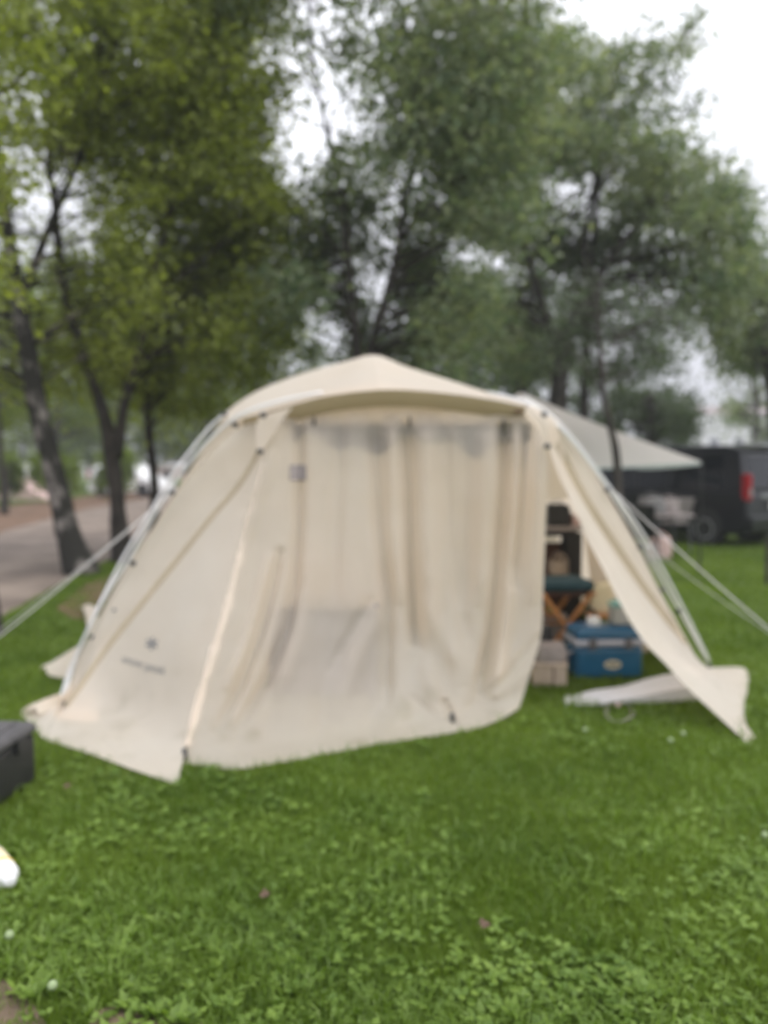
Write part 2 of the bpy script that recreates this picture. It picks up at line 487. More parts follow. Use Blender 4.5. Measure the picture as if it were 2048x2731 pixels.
def tree(name, label, base, stems, crown, holes, nclump, rpx, leafm, barkm, depth=1.2, leafn=220, lsize=0.075, group=None, sparse=None, twigs=8, cut=None):
    """stems: lists of (px,py,width_px[,dd]); crown polygon in photo px at the distance of the base; holes (px,py,r)"""
    d0 = base.y
    root = thing(name, base, label, 'tree', group)
    tb = MB(); allst = []
    for s in stems:
        pts, rad = [], []
        for q in s:
            dd = q[3] if len(q) > 3 else 0
            pts.append(W(q[0], q[1], d0 + dd)); rad.append(q[2] * .86 / 2 / FPX * (d0 + dd))
        if s is stems[0]:
            pts[0] = Vector((pts[0].x, pts[0].y, -0.05))
            rad[0] *= 1.35
        n = len(pts) * 4
        P = catmull(pts, n)
        Rr = [v.x for v in catmull([Vector((r, 0, 0)) for r in rad], n)]
        P = [p + Vector((mnoise.noise(p * 1.7), mnoise.noise(p * 1.7 + Vector((9, 3, 1))), 0)) * 0.035 for p in P]
        Rr = [max(r * (1 + 0.12 * mnoise.noise(p * 5)), 0.004) for r, p in zip(Rr, P)]
        tb.tube(P, Rr, 12)
        allst += list(zip(P, Rr))
    tb.build('trunk', barkm, root, smoothed=True)
    # clumps
    xs = [p[0] for p in crown]; ys = [p[1] for p in crown]
    cl_ = []; tries = 0
    nclump = int(nclump * 1.5)
    while len(cl_) < nclump and tries < nclump * 60:
        tries += 1
        x, y = random.uniform(min(xs), max(xs)), random.uniform(min(ys), max(ys))
        if not inside(crown, x, y): continue
        if any((x - h[0]) ** 2 + (y - h[1]) ** 2 < (h[2] * .75 + rpx * 0.4) ** 2 for h in holes): continue
        if sparse and inside(sparse, x, y) and random.random() < 0.4: continue
        dd = random.uniform(-depth, depth)
        if any(abs(x - q[0]) < rpx * 1.1 and abs(y - q[1]) < 130 and q[1] > 560 for s in stems[:3] for q in s): dd = abs(dd) + 0.9 * rpx / FPX * d0
        p = W(x, y, d0 + dd)
        if any((p - q).length < rpx / FPX * d0 * 0.42 for q in cl_): continue
        cl_.append(p)
    rr = rpx / FPX * d0
    br = MB(); C, U = [], []
    for p in cl_:
        cand = [(q, r) for q, r in allst if q.z < p.z + 0.2] or allst
        q, r = min(cand, key=lambda t: (t[0] - p).length + 0.5 * abs(t[0].z - (p.z - 0.7 * rr)))
        mid = (p + q) / 2 + Vector((random.uniform(-.2, .2), random.uniform(-.2, .2), random.uniform(0, .25)))
        r0 = min(r * 0.5, 0.012 + 0.008 * (p - q).length)
        br.tube(catmull([q, mid, p], 7), [r0 + (0.005 - r0) * k / 6 for k in range(7)], 5, cap=False)
        for k in range(twigs):
            a = random.uniform(0, 2 * math.pi); e = random.uniform(-0.5, 0.9)
            L = rr * random.uniform(0.7, 1.35)
            dv = Vector((math.cos(a) * math.cos(e), math.sin(a) * math.cos(e), math.sin(e)))
            end = p + dv * L
            droop = Vector((0, 0, -0.28 * L))
            tw = catmull([p, p + dv * L * 0.55, end + droop], 5)
            br.tube(tw, [0.005, 0.0045, 0.004, 0.003, 0.002], 4, cap=False)
            n = max(3, int(0.62 * leafn / twigs * random.uniform(0.6, 1.4)))
            for i in range(n):
                t = random.random() ** 0.75
                j = min(int(t * 4), 3); f = t * 4 - j
                b = tw[j].lerp(tw[j + 1], f)
                s = 0.06 + 0.11 * rr / 0.35 * t
                C.append(b + Vector((random.gauss(0, s), random.gauss(0, s), random.gauss(-0.03, s))))
    br.build('branches', barkm, root, fix=False)
    C = np.array([tuple(c) for c in C]); n = len(C)
    if cut is not None:
        keep = cut(C); C = C[keep]; n = len(C)
    U = unit(RS.normal(size=(n, 3)) + np.array([0, 0, -0.7]))
    V = unit(np.cross(U, RS.normal(size=(n, 3))))
    L = 1.1 * lsize * RS.uniform(0.55, 1.3, n)
    leaf_mesh('crown', C, U, V, L, L * 0.68, RS.uniform(0, 1, n), leafm, root)
    return root

# ------------------------------------------------------------------ trees by the road (left)
LEFT = [(-260, -350), (560, -350), (640, 0), (690, 120), (640, 260), (700, 420), (760, 560), (745, 660), (700, 700), (730, 860), (640, 960), (480, 1040), (330, 1080), (120, 1100), (-260, 1120)]
LH = [(90, 420, 40), (190, 540, 62), (40, 600, 30), (130, 470, 40), (10, 770, 34), (340, 140, 34), (180, 120, 20), (115, 50, 14), (210, 610, 34), (250, 640, 26), (400, 640, 8), (240, 700, 12), (110, 740, 16)]
tree('birch_tree', 'thick leaning birch with pale blotched trunk beside the gravel road', G(215, 1530),
     [[(215, 1530, 84), (178, 1400, 72), (140, 1240, 62), (104, 1100, 60), (76, 950, 54), (48, 800, 46), (26, 650, 40), (0, 480, 34), (-24, 250, 28), (-30, 0, 20), (-10, -250, 8)],
      [(48, 800, 34), (120, 640, 24), (220, 400, 18), (300, 150, 14), (330, -100, 8)],
      [(26, 650, 30), (-70, 500, 22), (-140, 250, 14), (-180, 0, 8)]],
     [(-260, -350), (420, -350), (460, 0), (420, 300), (430, 700), (330, 1000), (100, 1080), (-260, 1050)], LH, 120, 95, M['leaf_a'], M['bark'], 1.6, 300, 0.078)
tree('birch_tree', 'dark slender birch with two stems, right of the thick leaning birch', G(325, 1500),
     [[(325, 1500, 58), (315, 1380, 50), (305, 1250, 48), (285, 1130, 42), (242, 1000, 32), (192, 860, 30), (160, 700, 26), (140, 500, 20), (130, 300, 14), (160, 50, 6)],
      [(312, 1220, 40), (330, 1090, 32), (365, 960, 27), (396, 830, 23), (420, 690, 18), (480, 500, 14), (540, 250, 8)],
      [(396, 830, 14), (480, 740, 12), (600, 640, 8), (680, 560, 5)]],
     [(150, -300), (640, -250), (740, 0), (760, 200), (720, 330), (710, 420), (745, 560), (740, 660), (690, 720), (720, 860), (620, 970), (430, 1030), (250, 1060), (160, 900)], LH, 190, 96, M['leaf_a'], M['bark_dark'], 1.5, 300, 0.085)
tree('birch_tree', 'thin birch between the two stemmed birch and the left tent pole', GX(412, 14.0),
     [[(414, 1470, 32), (412, 1330, 29), (403, 1180, 28), (390, 1050, 28), (382, 950, 24), (400, 800, 18), (440, 600, 12), (500, 400, 6)]],
     [(300, 100), (560, 60), (640, 260), (740, 500), (760, 660), (720, 720), (760, 900), (700, 1040), (520, 1110), (330, 1090)], LH, 100, 90, M['leaf_a'], M['bark_dark'], 1.6, 260, 0.10)
tree('birch_tree', 'dark birch trunk cut by the left edge of the photo behind the guy rope', G(-40, 1700),
     [[(-40, 1700, 80), (-38, 1500, 60), (-50, 1200, 50), (-60, 900, 42), (-60, 500, 30), (-40, 100, 12)]],
     [(-300, -300), (60, -300), (80, 100), (40, 380), (-20, 900), (-300, 900)], LH, 36, 90, M['leaf_a'], M['bark_dark'], 1.0, 260, 0.07)
tree('roadside_tree', 'thin reddish brown trunk in the litter across the gravel road at the left edge', G(12, 1372),
     [[(12, 1372, 20), (8, 1290, 17), (2, 1200, 16), (-10, 1050, 14), (-20, 900, 10)]],
     [(-240, 700), (120, 760), (160, 1000), (140, 1120), (60, 1150), (-100, 1150), (-240, 1100)], [(60, 1230, 30)], 30, 80, M['leaf_y'], M['bark_dark'], 2.5, 220, 0.15)
for (px, py, w, tone, lab) in (
        (150, 1320, 20, 'leaf_y', 'light green tree beyond the road behind the thick leaning birch'),
        (285, 1300, 22, 'leaf_y', 'light green tree beyond the road behind the two stemmed birch'),
        (505, 1296, 22, 'leaf_c', 'dull green tree beyond the road beside the left tent pole'),
        (560, 1300, 18, 'leaf_b', 'grey green tree beyond the road behind the tent roof')):
    b = G(px, py)
    tree('roadside_tree', lab, b,
         [[(px, py, w), (px - 4, py - 120, w * .9), (px + 6, py - 260, w * .8), (px - 5, py - 420, w * .5)]],
         [(px - 190, 700), (px + 190, 700), (px + 200, 960), (px + 180, 1140), (px, 1185 if px < 400 else 1170), (px - 180, 1170)], [], 70, 85, M[tone], M['bark_dark'], 2.5, 200, 0.2, group='trees across the gravel road')

# ------------------------------------------------------------------ trees behind the tent (centre, right)
CEN = [(540, -260), (1440, -300), (1470, 60), (1450, 200), (1400, 420), (1390, 640), (1300, 760), (1290, 960), (1150, 1010), (840, 960), (720, 800), (740, 640), (720, 470), (700, 380), (640, 300), (580, 160)]
CH = [(760, 400, 60), (830, 340, 70), (880, 310, 60), (650, 60, 26), (670, 280, 30), (780, 470, 25), (935, 700, 14), (945, 745, 18), (840, 855, 40), (880, 900, 30), (1040, 660, 14), (1200, 690, 14), (1120, 360, 26), (1330, 720, 36), (1280, 690, 28), (1040, 240, 8), (700, 170, 40), (800, 160, 36), (860, 200, 30), (900, 60, 30), (760, 40, 34), (720, 250, 30)]
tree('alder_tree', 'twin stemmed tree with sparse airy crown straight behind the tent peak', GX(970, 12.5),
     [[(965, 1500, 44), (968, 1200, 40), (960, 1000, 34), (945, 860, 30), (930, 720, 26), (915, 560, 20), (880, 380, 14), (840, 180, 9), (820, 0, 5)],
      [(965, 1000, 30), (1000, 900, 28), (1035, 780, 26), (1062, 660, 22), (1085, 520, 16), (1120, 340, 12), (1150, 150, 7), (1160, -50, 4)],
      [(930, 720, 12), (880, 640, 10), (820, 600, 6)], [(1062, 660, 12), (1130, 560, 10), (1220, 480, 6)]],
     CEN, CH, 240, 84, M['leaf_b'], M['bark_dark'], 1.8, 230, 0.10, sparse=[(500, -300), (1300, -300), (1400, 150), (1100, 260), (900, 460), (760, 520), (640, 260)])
RGT = [(1210, 180), (1300, 100), (1400, 180), (1470, 110), (1560, 170), (1650, 290), (1700, 360), (1850, 400), (1940, 470), (1985, 540), (2010, 680), (1990, 800), (1950, 860), (1850, 800), (1790, 760), (1700, 780), (1640, 740), (1560, 830), (1480, 1000), (1330, 1000), (1250, 900), (1200, 780), (1240, 640), (1190, 420)]
RH = [(1330, 715, 42), (1275, 690, 30), (1350, 760, 26), (1580, 560, 26), (1450, 470, 18), (1535, 515, 22), (1610, 780, 30), (1660, 745, 26), (1400, 280, 36), (1440, 270, 26), (1500, 250, 16), (1130, 370, 26), (1440, 930, 24), (1550, 930, 26), (1310, 960, 26), (1600, 290, 18)]
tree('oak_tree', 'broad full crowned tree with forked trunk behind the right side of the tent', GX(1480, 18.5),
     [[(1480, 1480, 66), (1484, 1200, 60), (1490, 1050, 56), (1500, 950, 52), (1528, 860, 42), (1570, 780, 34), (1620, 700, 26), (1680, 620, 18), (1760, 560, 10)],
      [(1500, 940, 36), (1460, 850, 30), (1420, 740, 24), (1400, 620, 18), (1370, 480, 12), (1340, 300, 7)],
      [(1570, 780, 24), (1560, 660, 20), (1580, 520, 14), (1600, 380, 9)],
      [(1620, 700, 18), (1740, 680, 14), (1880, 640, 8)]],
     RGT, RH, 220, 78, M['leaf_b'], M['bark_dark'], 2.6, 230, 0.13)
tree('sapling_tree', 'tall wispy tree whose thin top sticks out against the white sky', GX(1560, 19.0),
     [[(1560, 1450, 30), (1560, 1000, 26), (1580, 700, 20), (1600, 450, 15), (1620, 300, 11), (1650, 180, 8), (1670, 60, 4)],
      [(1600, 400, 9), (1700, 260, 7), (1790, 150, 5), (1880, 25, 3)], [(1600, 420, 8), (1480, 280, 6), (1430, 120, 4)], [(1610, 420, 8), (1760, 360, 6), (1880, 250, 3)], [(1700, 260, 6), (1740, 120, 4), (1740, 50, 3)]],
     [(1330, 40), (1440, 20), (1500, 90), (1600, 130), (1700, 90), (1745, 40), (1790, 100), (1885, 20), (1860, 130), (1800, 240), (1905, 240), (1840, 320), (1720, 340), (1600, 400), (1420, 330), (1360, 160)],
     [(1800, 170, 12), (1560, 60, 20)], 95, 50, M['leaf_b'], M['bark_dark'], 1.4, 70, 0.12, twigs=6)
tree('slim_tree', 'slim bent young tree standing in front of the pale awning', GX(1660, 10.5),
     [[(1664, 1543, 30), (1652, 1400, 27), (1648, 1320, 28), (1642, 1215, 25), (1626, 1130, 22), (1612, 1050, 18), (1602, 950, 15), (1590, 850, 11), (1600, 740, 6)],
      [(1612, 1050, 9), (1560, 980, 7), (1520, 930, 4)], [(1602, 950, 8), (1680, 880, 6), (1760, 840, 4)]],
     [(1480, 760), (1640, 760), (1800, 780), (1840, 900), (1760, 1000), (1660, 1020), (1560, 1010), (1480, 940)], [(1750, 900, 20)], 40, 46, M['leaf_c'], M['bark_dark'], 1.0, 60, 0.07, twigs=5)
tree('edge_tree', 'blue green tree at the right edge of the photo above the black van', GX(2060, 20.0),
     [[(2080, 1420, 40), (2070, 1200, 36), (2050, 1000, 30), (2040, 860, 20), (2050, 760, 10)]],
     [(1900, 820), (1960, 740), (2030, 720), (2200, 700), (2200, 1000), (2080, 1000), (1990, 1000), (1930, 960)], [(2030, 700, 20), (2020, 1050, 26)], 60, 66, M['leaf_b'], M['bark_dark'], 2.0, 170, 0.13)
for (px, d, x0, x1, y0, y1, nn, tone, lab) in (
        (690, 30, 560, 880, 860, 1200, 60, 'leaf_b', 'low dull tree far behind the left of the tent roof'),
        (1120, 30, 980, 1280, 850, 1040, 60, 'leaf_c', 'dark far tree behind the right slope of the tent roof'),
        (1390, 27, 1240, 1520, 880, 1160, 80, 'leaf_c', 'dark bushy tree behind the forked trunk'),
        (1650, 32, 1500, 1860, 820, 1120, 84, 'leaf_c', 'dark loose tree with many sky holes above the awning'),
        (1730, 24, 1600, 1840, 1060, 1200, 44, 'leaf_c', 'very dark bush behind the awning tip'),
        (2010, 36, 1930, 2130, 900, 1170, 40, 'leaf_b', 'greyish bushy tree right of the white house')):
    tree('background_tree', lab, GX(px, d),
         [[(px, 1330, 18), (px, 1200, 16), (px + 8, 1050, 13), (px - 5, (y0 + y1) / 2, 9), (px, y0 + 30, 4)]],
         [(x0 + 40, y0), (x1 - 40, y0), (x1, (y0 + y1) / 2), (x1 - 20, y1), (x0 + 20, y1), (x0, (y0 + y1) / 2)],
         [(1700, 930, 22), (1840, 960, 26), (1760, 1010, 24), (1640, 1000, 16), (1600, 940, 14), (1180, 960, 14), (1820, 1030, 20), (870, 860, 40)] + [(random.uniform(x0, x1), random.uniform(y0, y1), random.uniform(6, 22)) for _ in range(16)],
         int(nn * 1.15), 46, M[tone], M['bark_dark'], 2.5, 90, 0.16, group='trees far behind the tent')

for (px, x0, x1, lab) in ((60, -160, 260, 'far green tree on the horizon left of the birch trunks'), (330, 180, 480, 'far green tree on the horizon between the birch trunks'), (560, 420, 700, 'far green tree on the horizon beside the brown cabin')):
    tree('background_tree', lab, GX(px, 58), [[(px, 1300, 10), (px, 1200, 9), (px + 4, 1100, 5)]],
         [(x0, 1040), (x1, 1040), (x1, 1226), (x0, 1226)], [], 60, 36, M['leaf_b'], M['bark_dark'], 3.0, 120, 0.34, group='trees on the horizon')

# ------------------------------------------------------------------ far things (left)
def far_box(name, label, cat, px0, px1, ytop, ybot, dep, wallm, roofm=None, roofh=0.0, doors=(), wins=(), rz=0.0, group=None):
    p = G((px0 + px1) / 2, ybot); d = p.y
    w = (px1 - px0) / FPX * d; h = W(px0, ytop, d).z
    t = thing(name, (p.x, d + dep / 2, 0), label, cat, group, rz)
    mb = MB().box((0, 0, h / 2), (w, dep, h)); mb.build('wall', wallm, t, world=False)
    if roofm:
        MB().prism([(-dep / 2 - .3, h - 0.02), (dep / 2 + .3, h - 0.02), (0, h + roofh)], -w / 2 - .3, w / 2 + .3, 'x').build('roof', roofm, t, world=False)
    for (u, z0, z1, ww) in doors:
        MB().box((u * w, -dep / 2 - 0.03, (z0 + z1) / 2 * h), (ww * w, 0.06, (z1 - z0) * h)).build('door', M['wall_b'], t, world=False)
    for (u, z0, z1, ww) in wins:
        f = MB().box((u * w, -dep / 2 - 0.04, (z0 + z1) / 2 * h), (ww * w, 0.08, (z1 - z0) * h)).build('window', M['white_paint'], t, world=False)
        g = MB().box((u * w, -dep / 2 - 0.085, (z0 + z1) / 2 * h), (ww * w * .84, 0.01, (z1 - z0) * h * .84)).build('pane', M['carglass'], f, world=False)
    return t
def car(name, label, loc, rz, L, Wd, H, paint, cat='car', van=True, plate=True, mirror=True, group=None):
    """front is towards -Y of the car, rear towards +Y; loc is the ground below its middle"""
    t = thing(name, loc, label, cat, group, rz)
    h = H; b = 0.24
    if van:
        low = [(-L / 2, b + .08), (-L / 2 + .02, .62), (-L / 2 + .18, .86), (-L / 2 + .8, 1.02), (L / 2 - .06, 1.08), (L / 2, .95), (L / 2 + .02, b + .3), (L / 2 - .05, b), (-L / 2 + .1, b)]
        top = [(-L / 2 + .78, 1.0), (-L / 2 + 1.45, h - .14), (-L / 2 + 1.9, h - .02), (0, h), (L / 2 - .55, h - .02), (L / 2 - .22, h - .1), (L / 2 - .05, 1.06)]
    else:
        low = [(-L / 2, b + .08), (-L / 2 + .04, .6), (-L / 2 + .3, .78), (-L / 2 + 1.1, .92), (L / 2 - .3, .98), (L / 2, .85), (L / 2 + .02, b + .25), (L / 2 - .05, b), (-L / 2 + .1, b)]
        top = [(-L / 2 + 1.05, .9), (-L / 2 + 1.75, h - .08), (-L / 2 + 2.2, h), (L / 2 - 1.2, h - .02), (L / 2 - .35, .97)]
    mb = MB()
    mb.prism(low, -Wd / 2, Wd / 2, 'x')
    bod = mb.build('body', paint, t, world=False)
    bv = bod.modifiers.new('bevel', 'BEVEL'); bv.width = 0.07; bv.segments = 3; bv.limit_method = 'ANGLE'
    n = len(top); vs = []
    for s in (-1, 1):
        for (y, z) in top:
            k = (z - 1.0) / (h - 1.0)
            vs.append((s * (Wd / 2 - 0.01 - max(k, 0) * 0.13), y, z))
    fs = [tuple(range(n - 1, -1, -1)), tuple(range(n, 2 * n))] + [(k, (k + 1) % n, n + (k + 1) % n, n + k) for k in range(n)]
    cb = MB().add(vs, fs).build('cabin', paint, t, world=False)
    bv = cb.modifiers.new('bevel', 'BEVEL'); bv.width = 0.05; bv.segments = 3; bv.limit_method = 'ANGLE'
    def xs(z): return Wd / 2 - 0.01 - max((z - 1.0) / (h - 1.0), 0) * 0.13
    za, zb = 1.08, h - 0.22
    sp = [(-L / 2 + 1.3, -.35), (-.25, L / 2 - 1.75), (L / 2 - 1.65, L / 2 - .5)] if van else [(-L / 2 + 1.75, -.1), (0.0, L / 2 - 1.0)]
    for s in (-1, 1):
        for (y0, y1) in sp:
            o = 0.006
            MB().add([(s * (xs(za) + o), y0, za), (s * (xs(za) + o), y1, za), (s * (xs(zb) + o), y1 - .06, zb), (s * (xs(zb) + o), y0 + .12, zb),
                      (s * (xs(za) - .02), y0, za), (s * (xs(za) - .02), y1, za), (s * (xs(zb) - .02), y1 - .06, zb), (s * (xs(zb) - .02), y0 + .12, zb)],
                     [(0, 1, 2, 3), (7, 6, 5, 4), (0, 4, 5, 1), (1, 5, 6, 2), (2, 6, 7, 3), (3, 7, 4, 0)]).build('side_window', M['carglass'], t, world=False)
        for yy in (-L / 2 + .85, L / 2 - .85):
            RT = Matrix.Translation((s * (Wd / 2 - .11), yy, .33)) @ Matrix.Rotation(R(90), 4, 'Y')
            w_ = MB().lathe((0, 0, 0), [(.33 * q, z) for q, z in ((.7, -.11), (.96, -.11), (1, -.08), (1, .08), (.96, .11), (.7, .11))], 24, RT).build('wheel', M['tyre'], t, world=False)
            ho = MB().lathe((0, 0, s * .085), [(.02, -.03), (.21, -.03), (.225, .03), (.19, .035), (.04, .02)], 20, RT).build('rim', M['rimalloy'], w_, world=False)
            MB().lathe((0, 0, 0), [(.385, -.125), (.385, .128)], 24, Matrix.Translation((s * (Wd / 2 - .12), yy, .36)) @ Matrix.Rotation(R(90), 4, 'Y')).build('wheel_arch', M['black'], t, world=False)
        z0, z1 = (0.9, 1.4) if van else (.7, .9)
        yb = L / 2
        ta = MB().rbox((s * (Wd / 2 - .065), yb - .03, (z0 + z1) / 2), (.13, .16, z1 - z0), .03).build('taillight', M['red'], t, world=False)
        MB().box((s * (Wd / 2 - .065), yb + .052, z0 + .17), (.09, .012, .13)).build('lamp_lens', M['lens'], ta, world=False)
        MB().rbox((s * (Wd / 2 - .2), -yb + .1, .72), (.3, .22, .16), .03).build('headlight', M['lens'], t, world=False)
        if mirror: MB().rbox((s * (Wd / 2 + .1), -L / 2 + 1.25, 1.08), (.2, .09, .14), .03).build('mirror', paint, t, world=False)
    zr = (za + .05, zb)
    yr = lambda z: L / 2 - .05 - .17 * (z - 1.06) / (h - .1 - 1.06) + .012
    if van:
        MB().add([(-Wd / 2 + .22, yr(zr[0]), zr[0]), (Wd / 2 - .22, yr(zr[0]), zr[0]), (Wd / 2 - .3, yr(zr[1]), zr[1]), (-Wd / 2 + .3, yr(zr[1]), zr[1])] +
                 [(-Wd / 2 + .22, yr(zr[0]) - .03, zr[0]), (Wd / 2 - .22, yr(zr[0]) - .03, zr[0]), (Wd / 2 - .3, yr(zr[1]) - .03, zr[1]), (-Wd / 2 + .3, yr(zr[1]) - .03, zr[1])],
                 [(0, 1, 2, 3), (7, 6, 5, 4), (0, 4, 5, 1), (1, 5, 6, 2), (2, 6, 7, 3), (3, 7, 4, 0)]).build('rear_window', M['carglass'], t, world=False)
        MB().rbox((0, L / 2 - .2, h - .02), (Wd - .3, .34, .05), .02).build('spoiler', M['rimalloy'], t, world=False)
    MB().rbox((0, L / 2 + .03, .46), (Wd - .06, .16, .3), .05).build('bumper', paint, t, world=False)
    MB().rbox((0, L / 2 + .03, .98), (.9, .05, .07), .015).build('trim', M['rimalloy'], t, world=False)
    if plate: MB().rbox((0, L / 2 + .05, .80), (.34, .02, .17), .008).build('number_plate', M['plate'], t, world=False)
    return t

far_box('cabin', 'brown boarded cabin with pale roof across the road, left of the tent', 'cabin', 440, 520, 1185, 1262, 5, M['wall_b'], M['roof_g'], 1.4, wins=((-.2, .4, .7, .2),))
far_box('shelter', 'low pale shelter roof beside the brown cabin across the road', 'shelter', 395, 500, 1243, 1278, 3, M['pink'], M['roof_g'], 0.5, doors=((0, .05, .7, .3),))
car('parked_car', 'white car parked across the road between the birch trunks', GX(352, 42), R(70), 4.4, 1.75, 1.75, M['white_paint'])
car('parked_car', 'white car parked far left beyond the light green grass', GX(70, 40), R(100), 4.4, 1.75, 1.8, M['white_paint'])
for px, d, x0, x1, y0, lab in ((140, 34, 90, 200, 1205, 'round green bush across the road right of the thick leaning birch'), (300, 36, 265, 345, 1195, 'green bush across the road behind the two stemmed birch'), (20, 33, -40, 40, 1215, 'green bush across the road at the left edge of the photo')):
    tree('roadside_bush', lab, GX(px, d), [[(px, 1330, 8), (px, 1290, 6), (px + 2, 1250, 4)]], [(x0, y0 + 10), ((x0 + x1) / 2, y0), (x1, y0 + 12), (x1, 1300), (x0, 1300)], [], 26, 22, M['leaf_y'], M['bark_dark'], 1.0, 140, .16, group='bushes across the gravel road')
far_box('storage_hut', 'white flat hut across the road between the thick birch and the two stemmed birch', 'hut', 185, 280, 1215, 1280, 3, M['wall_w'], M['roof_g'], .3, doors=((.1, 0, .8, .2),))
far_box('house', 'white house with pinkish roof above the black van', 'house', 1850, 2160, 1105, 1262, 8, M['wall_w'], M['roof_p'], 3.0,
        wins=((-.33, .35, .62, .09), (-.12, .35, .62, .09), (.12, .35, .62, .09)), doors=((.3, 0, .45, .08),))
# low dome tent and its flysheet patch seen far left
q = G(70, 1330)
tt = thing('small_tent', (q.x, q.y, 0), 'small pinkish ridge tent on the light grass across the road at far left', 'tent')
MB().prism([(-1.5, 0), (1.5, 0), (0.0, 1.05)], -1.3, 1.3, 'y').build('fly', M['pink'], tt, world=False)
MB().tube([(0, -1.33, 0), (0, -1.33, 1.1)], .015, 6).build('pole', M['alu'], tt, world=False)

# ------------------------------------------------------------------ black van and the neighbours' camp (right)
cr = GX(1990, 14.4)                      # rear left corner of the van
vz = R(180 + 34)
Lv, Wv = 4.7, 1.8
off = Matrix.Rotation(vz, 3, 'Z') @ Vector((Wv / 2, Lv / 2, 0))
car('parked_van', 'black van seen from behind, parked on the grass at the right edge', (cr.x - off.x, cr.y - off.y, 0), vz, Lv, Wv, 1.98, M['paint'], 'van')
car('parked_car', 'dark car parked under trees behind the pale awning', GX(1660, 19.5), R(205), 4.4, 1.75, 1.62, M['paint'], 'car', van=True)

dA = 11.8
aw = thing('awning', GX(1400, 13), 'pale pinkish awning with a grey green valance behind the right side of the tent', 'awning')
apex = W(1388, 1046, 13.2); rc = W(1872, 1232, 11.0); rc2 = W(1700, 1222, 15.5); lc = W(1180, 1232, 11.6); lc2 = W(1120, 1222, 16)
def sag(a, b, n=8, s=0.08): return [a.lerp(b, k / (n - 1)) - Vector((0, 0, s * math.sin(math.pi * k / (n - 1)))) for k in range(n)]
for A_, B_ in ((lc, rc), (rc, rc2), (rc2, lc2), (lc2, lc)):
    sheet('roof_panel', [[apex] * 8, [apex.lerp(p, .5) - Vector((0, 0, .03)) for p in sag(A_, B_)], sag(A_, B_)], 14, 10, M['awning'], aw)
lowr = W(1868, 1240, 11.0); lowl = W(1180, 1262, 11.6)
sheet('valance', [sag(lc, rc), sag(lowl, lowr, 8, .02)], 14, 3, M['valance'], aw)
lr2 = rc2 - Vector((0, 0, .22))
sheet('valance', [sag(rc, rc2), sag(lowr, lr2, 8, .02)], 10, 3, M['valance'], aw)
for p in (rc, rc2, lc, lc2):
    MB().tube([(p.x, p.y, 0), (p.x, p.y, p.z)], .014, 8).build('pole', M['black'], aw)

def camp_chair(name, label, loc, rz, clothm, framem, s=1.0, group=None):
    t = thing(name, loc, label, 'chair', group, rz)
    MB().rbox((0, 0, .42 * s), (.5 * s, .45 * s, .05), .02).build('seat', clothm, t, world=False)
    Mx = Matrix.Translation((0, .24 * s, .68 * s)) @ Matrix.Rotation(R(-14), 4, 'X')
    MB().rbox((0, 0, 0), (.5 * s, .04, .5 * s), .015, M=Mx).build('backrest', clothm, t, world=False)
    for x in (-.26 * s, .26 * s):
        MB().tube([(x, -.24 * s, 0), (x, .22 * s, .44 * s), (x, .32 * s, .95 * s)], .012, 6).build('leg', framem, t, world=False)
        MB().tube([(x, .26 * s, 0), (x, -.22 * s, .42 * s), (x, -.24 * s, .62 * s)], .012, 6).build('leg', framem, t, world=False)
        MB().rbox((x, 0, .63 * s), (.05, .5 * s, .03), .012).build('armrest', framem, t, world=False)
    return t
camp_chair('camp_chair', 'black camp chair under the awning beside the slim tree', GX(1712, 12.6), R(150), M['black'], M['black'])
camp_chair('camp_chair', 'dark camp chair facing away under the awning, right of the grey table', GX(1800, 15.5), R(200), M['greycloth'], M['black'])
tb_ = thing('camp_table', GX(1755, 13.6), 'grey folding table with clutter under the awning', 'table', None, R(12))
MB().rbox((0, 0, .68), (1.1, .6, .035), .012).build('tabletop', M['greycloth'], tb_, world=False)
for x, y in ((-.5, -.25), (.5, -.25), (.5, .25), (-.5, .25)):
    MB().tube([(x, y, 0), (x * .94, y * .94, .67)], .014, 6).build('leg', M['latch'], tb_, world=False)
def bag(name, label, loc, sx, sy, sz, m, cat='bag', rz=0.0, seed=1, handle=True, group=None):
    """soft slumped bag with an open top rim and handles"""
    t = thing(name, loc, label, cat, group, rz)
    n, L = 20, 8; vs = []; rnd = random.Random(seed)
    for i in range(L):
        z = i / (L - 1); k = 1 + 0.10 * math.sin(math.pi * z) - 0.12 * z
        for j in range(n):
            a = 2 * math.pi * j / n
            e = 0.5
            cx_, sy_ = math.copysign(abs(math.cos(a)) ** e, math.cos(a)), math.copysign(abs(math.sin(a)) ** e, math.sin(a))
            w = 1 + rnd.uniform(-.04, .04)
            vs.append((cx_ * sx / 2 * k * w, sy_ * sy / 2 * k * w, z * sz * (1 + .05 * math.sin(3 * a))))
    for j in range(n):
        v = vs[(L - 1) * n + j]; vs.append((v[0] * .6, v[1] * .6, v[2] - .12 * sz))
    fs = [(i * n + j, i * n + (j + 1) % n, (i + 1) * n + (j + 1) % n, (i + 1) * n + j) for i in range(L) for j in range(n)]
    fs += [tuple(range(n - 1, -1, -1)), tuple(L * n + j for j in range(n))]
    MB().add(vs, fs).build('body', m, t, world=False, smoothed=True)
    if handle:
        for s in (-1, 1):
            MB().tube(catmull([(-sx * .22, s * sy * .42, sz * .9), (-sx * .18, s * sy * .40, sz * 1.15), (0, s * sy * .3, sz * 1.25), (sx * .18, s * sy * .40, sz * 1.15), (sx * .22, s * sy * .42, sz * .9)], 12), .01, 6).build('handle', m, t, world=False, smoothed=True)
    return t
tz = Vector((0, 0, .7))
bag('shopping_bag', 'crumpled whitish plastic bag on the grey folding table', GX(1738, 13.55) + tz, .42, .3, .3, M['shade_bag'], seed=3)
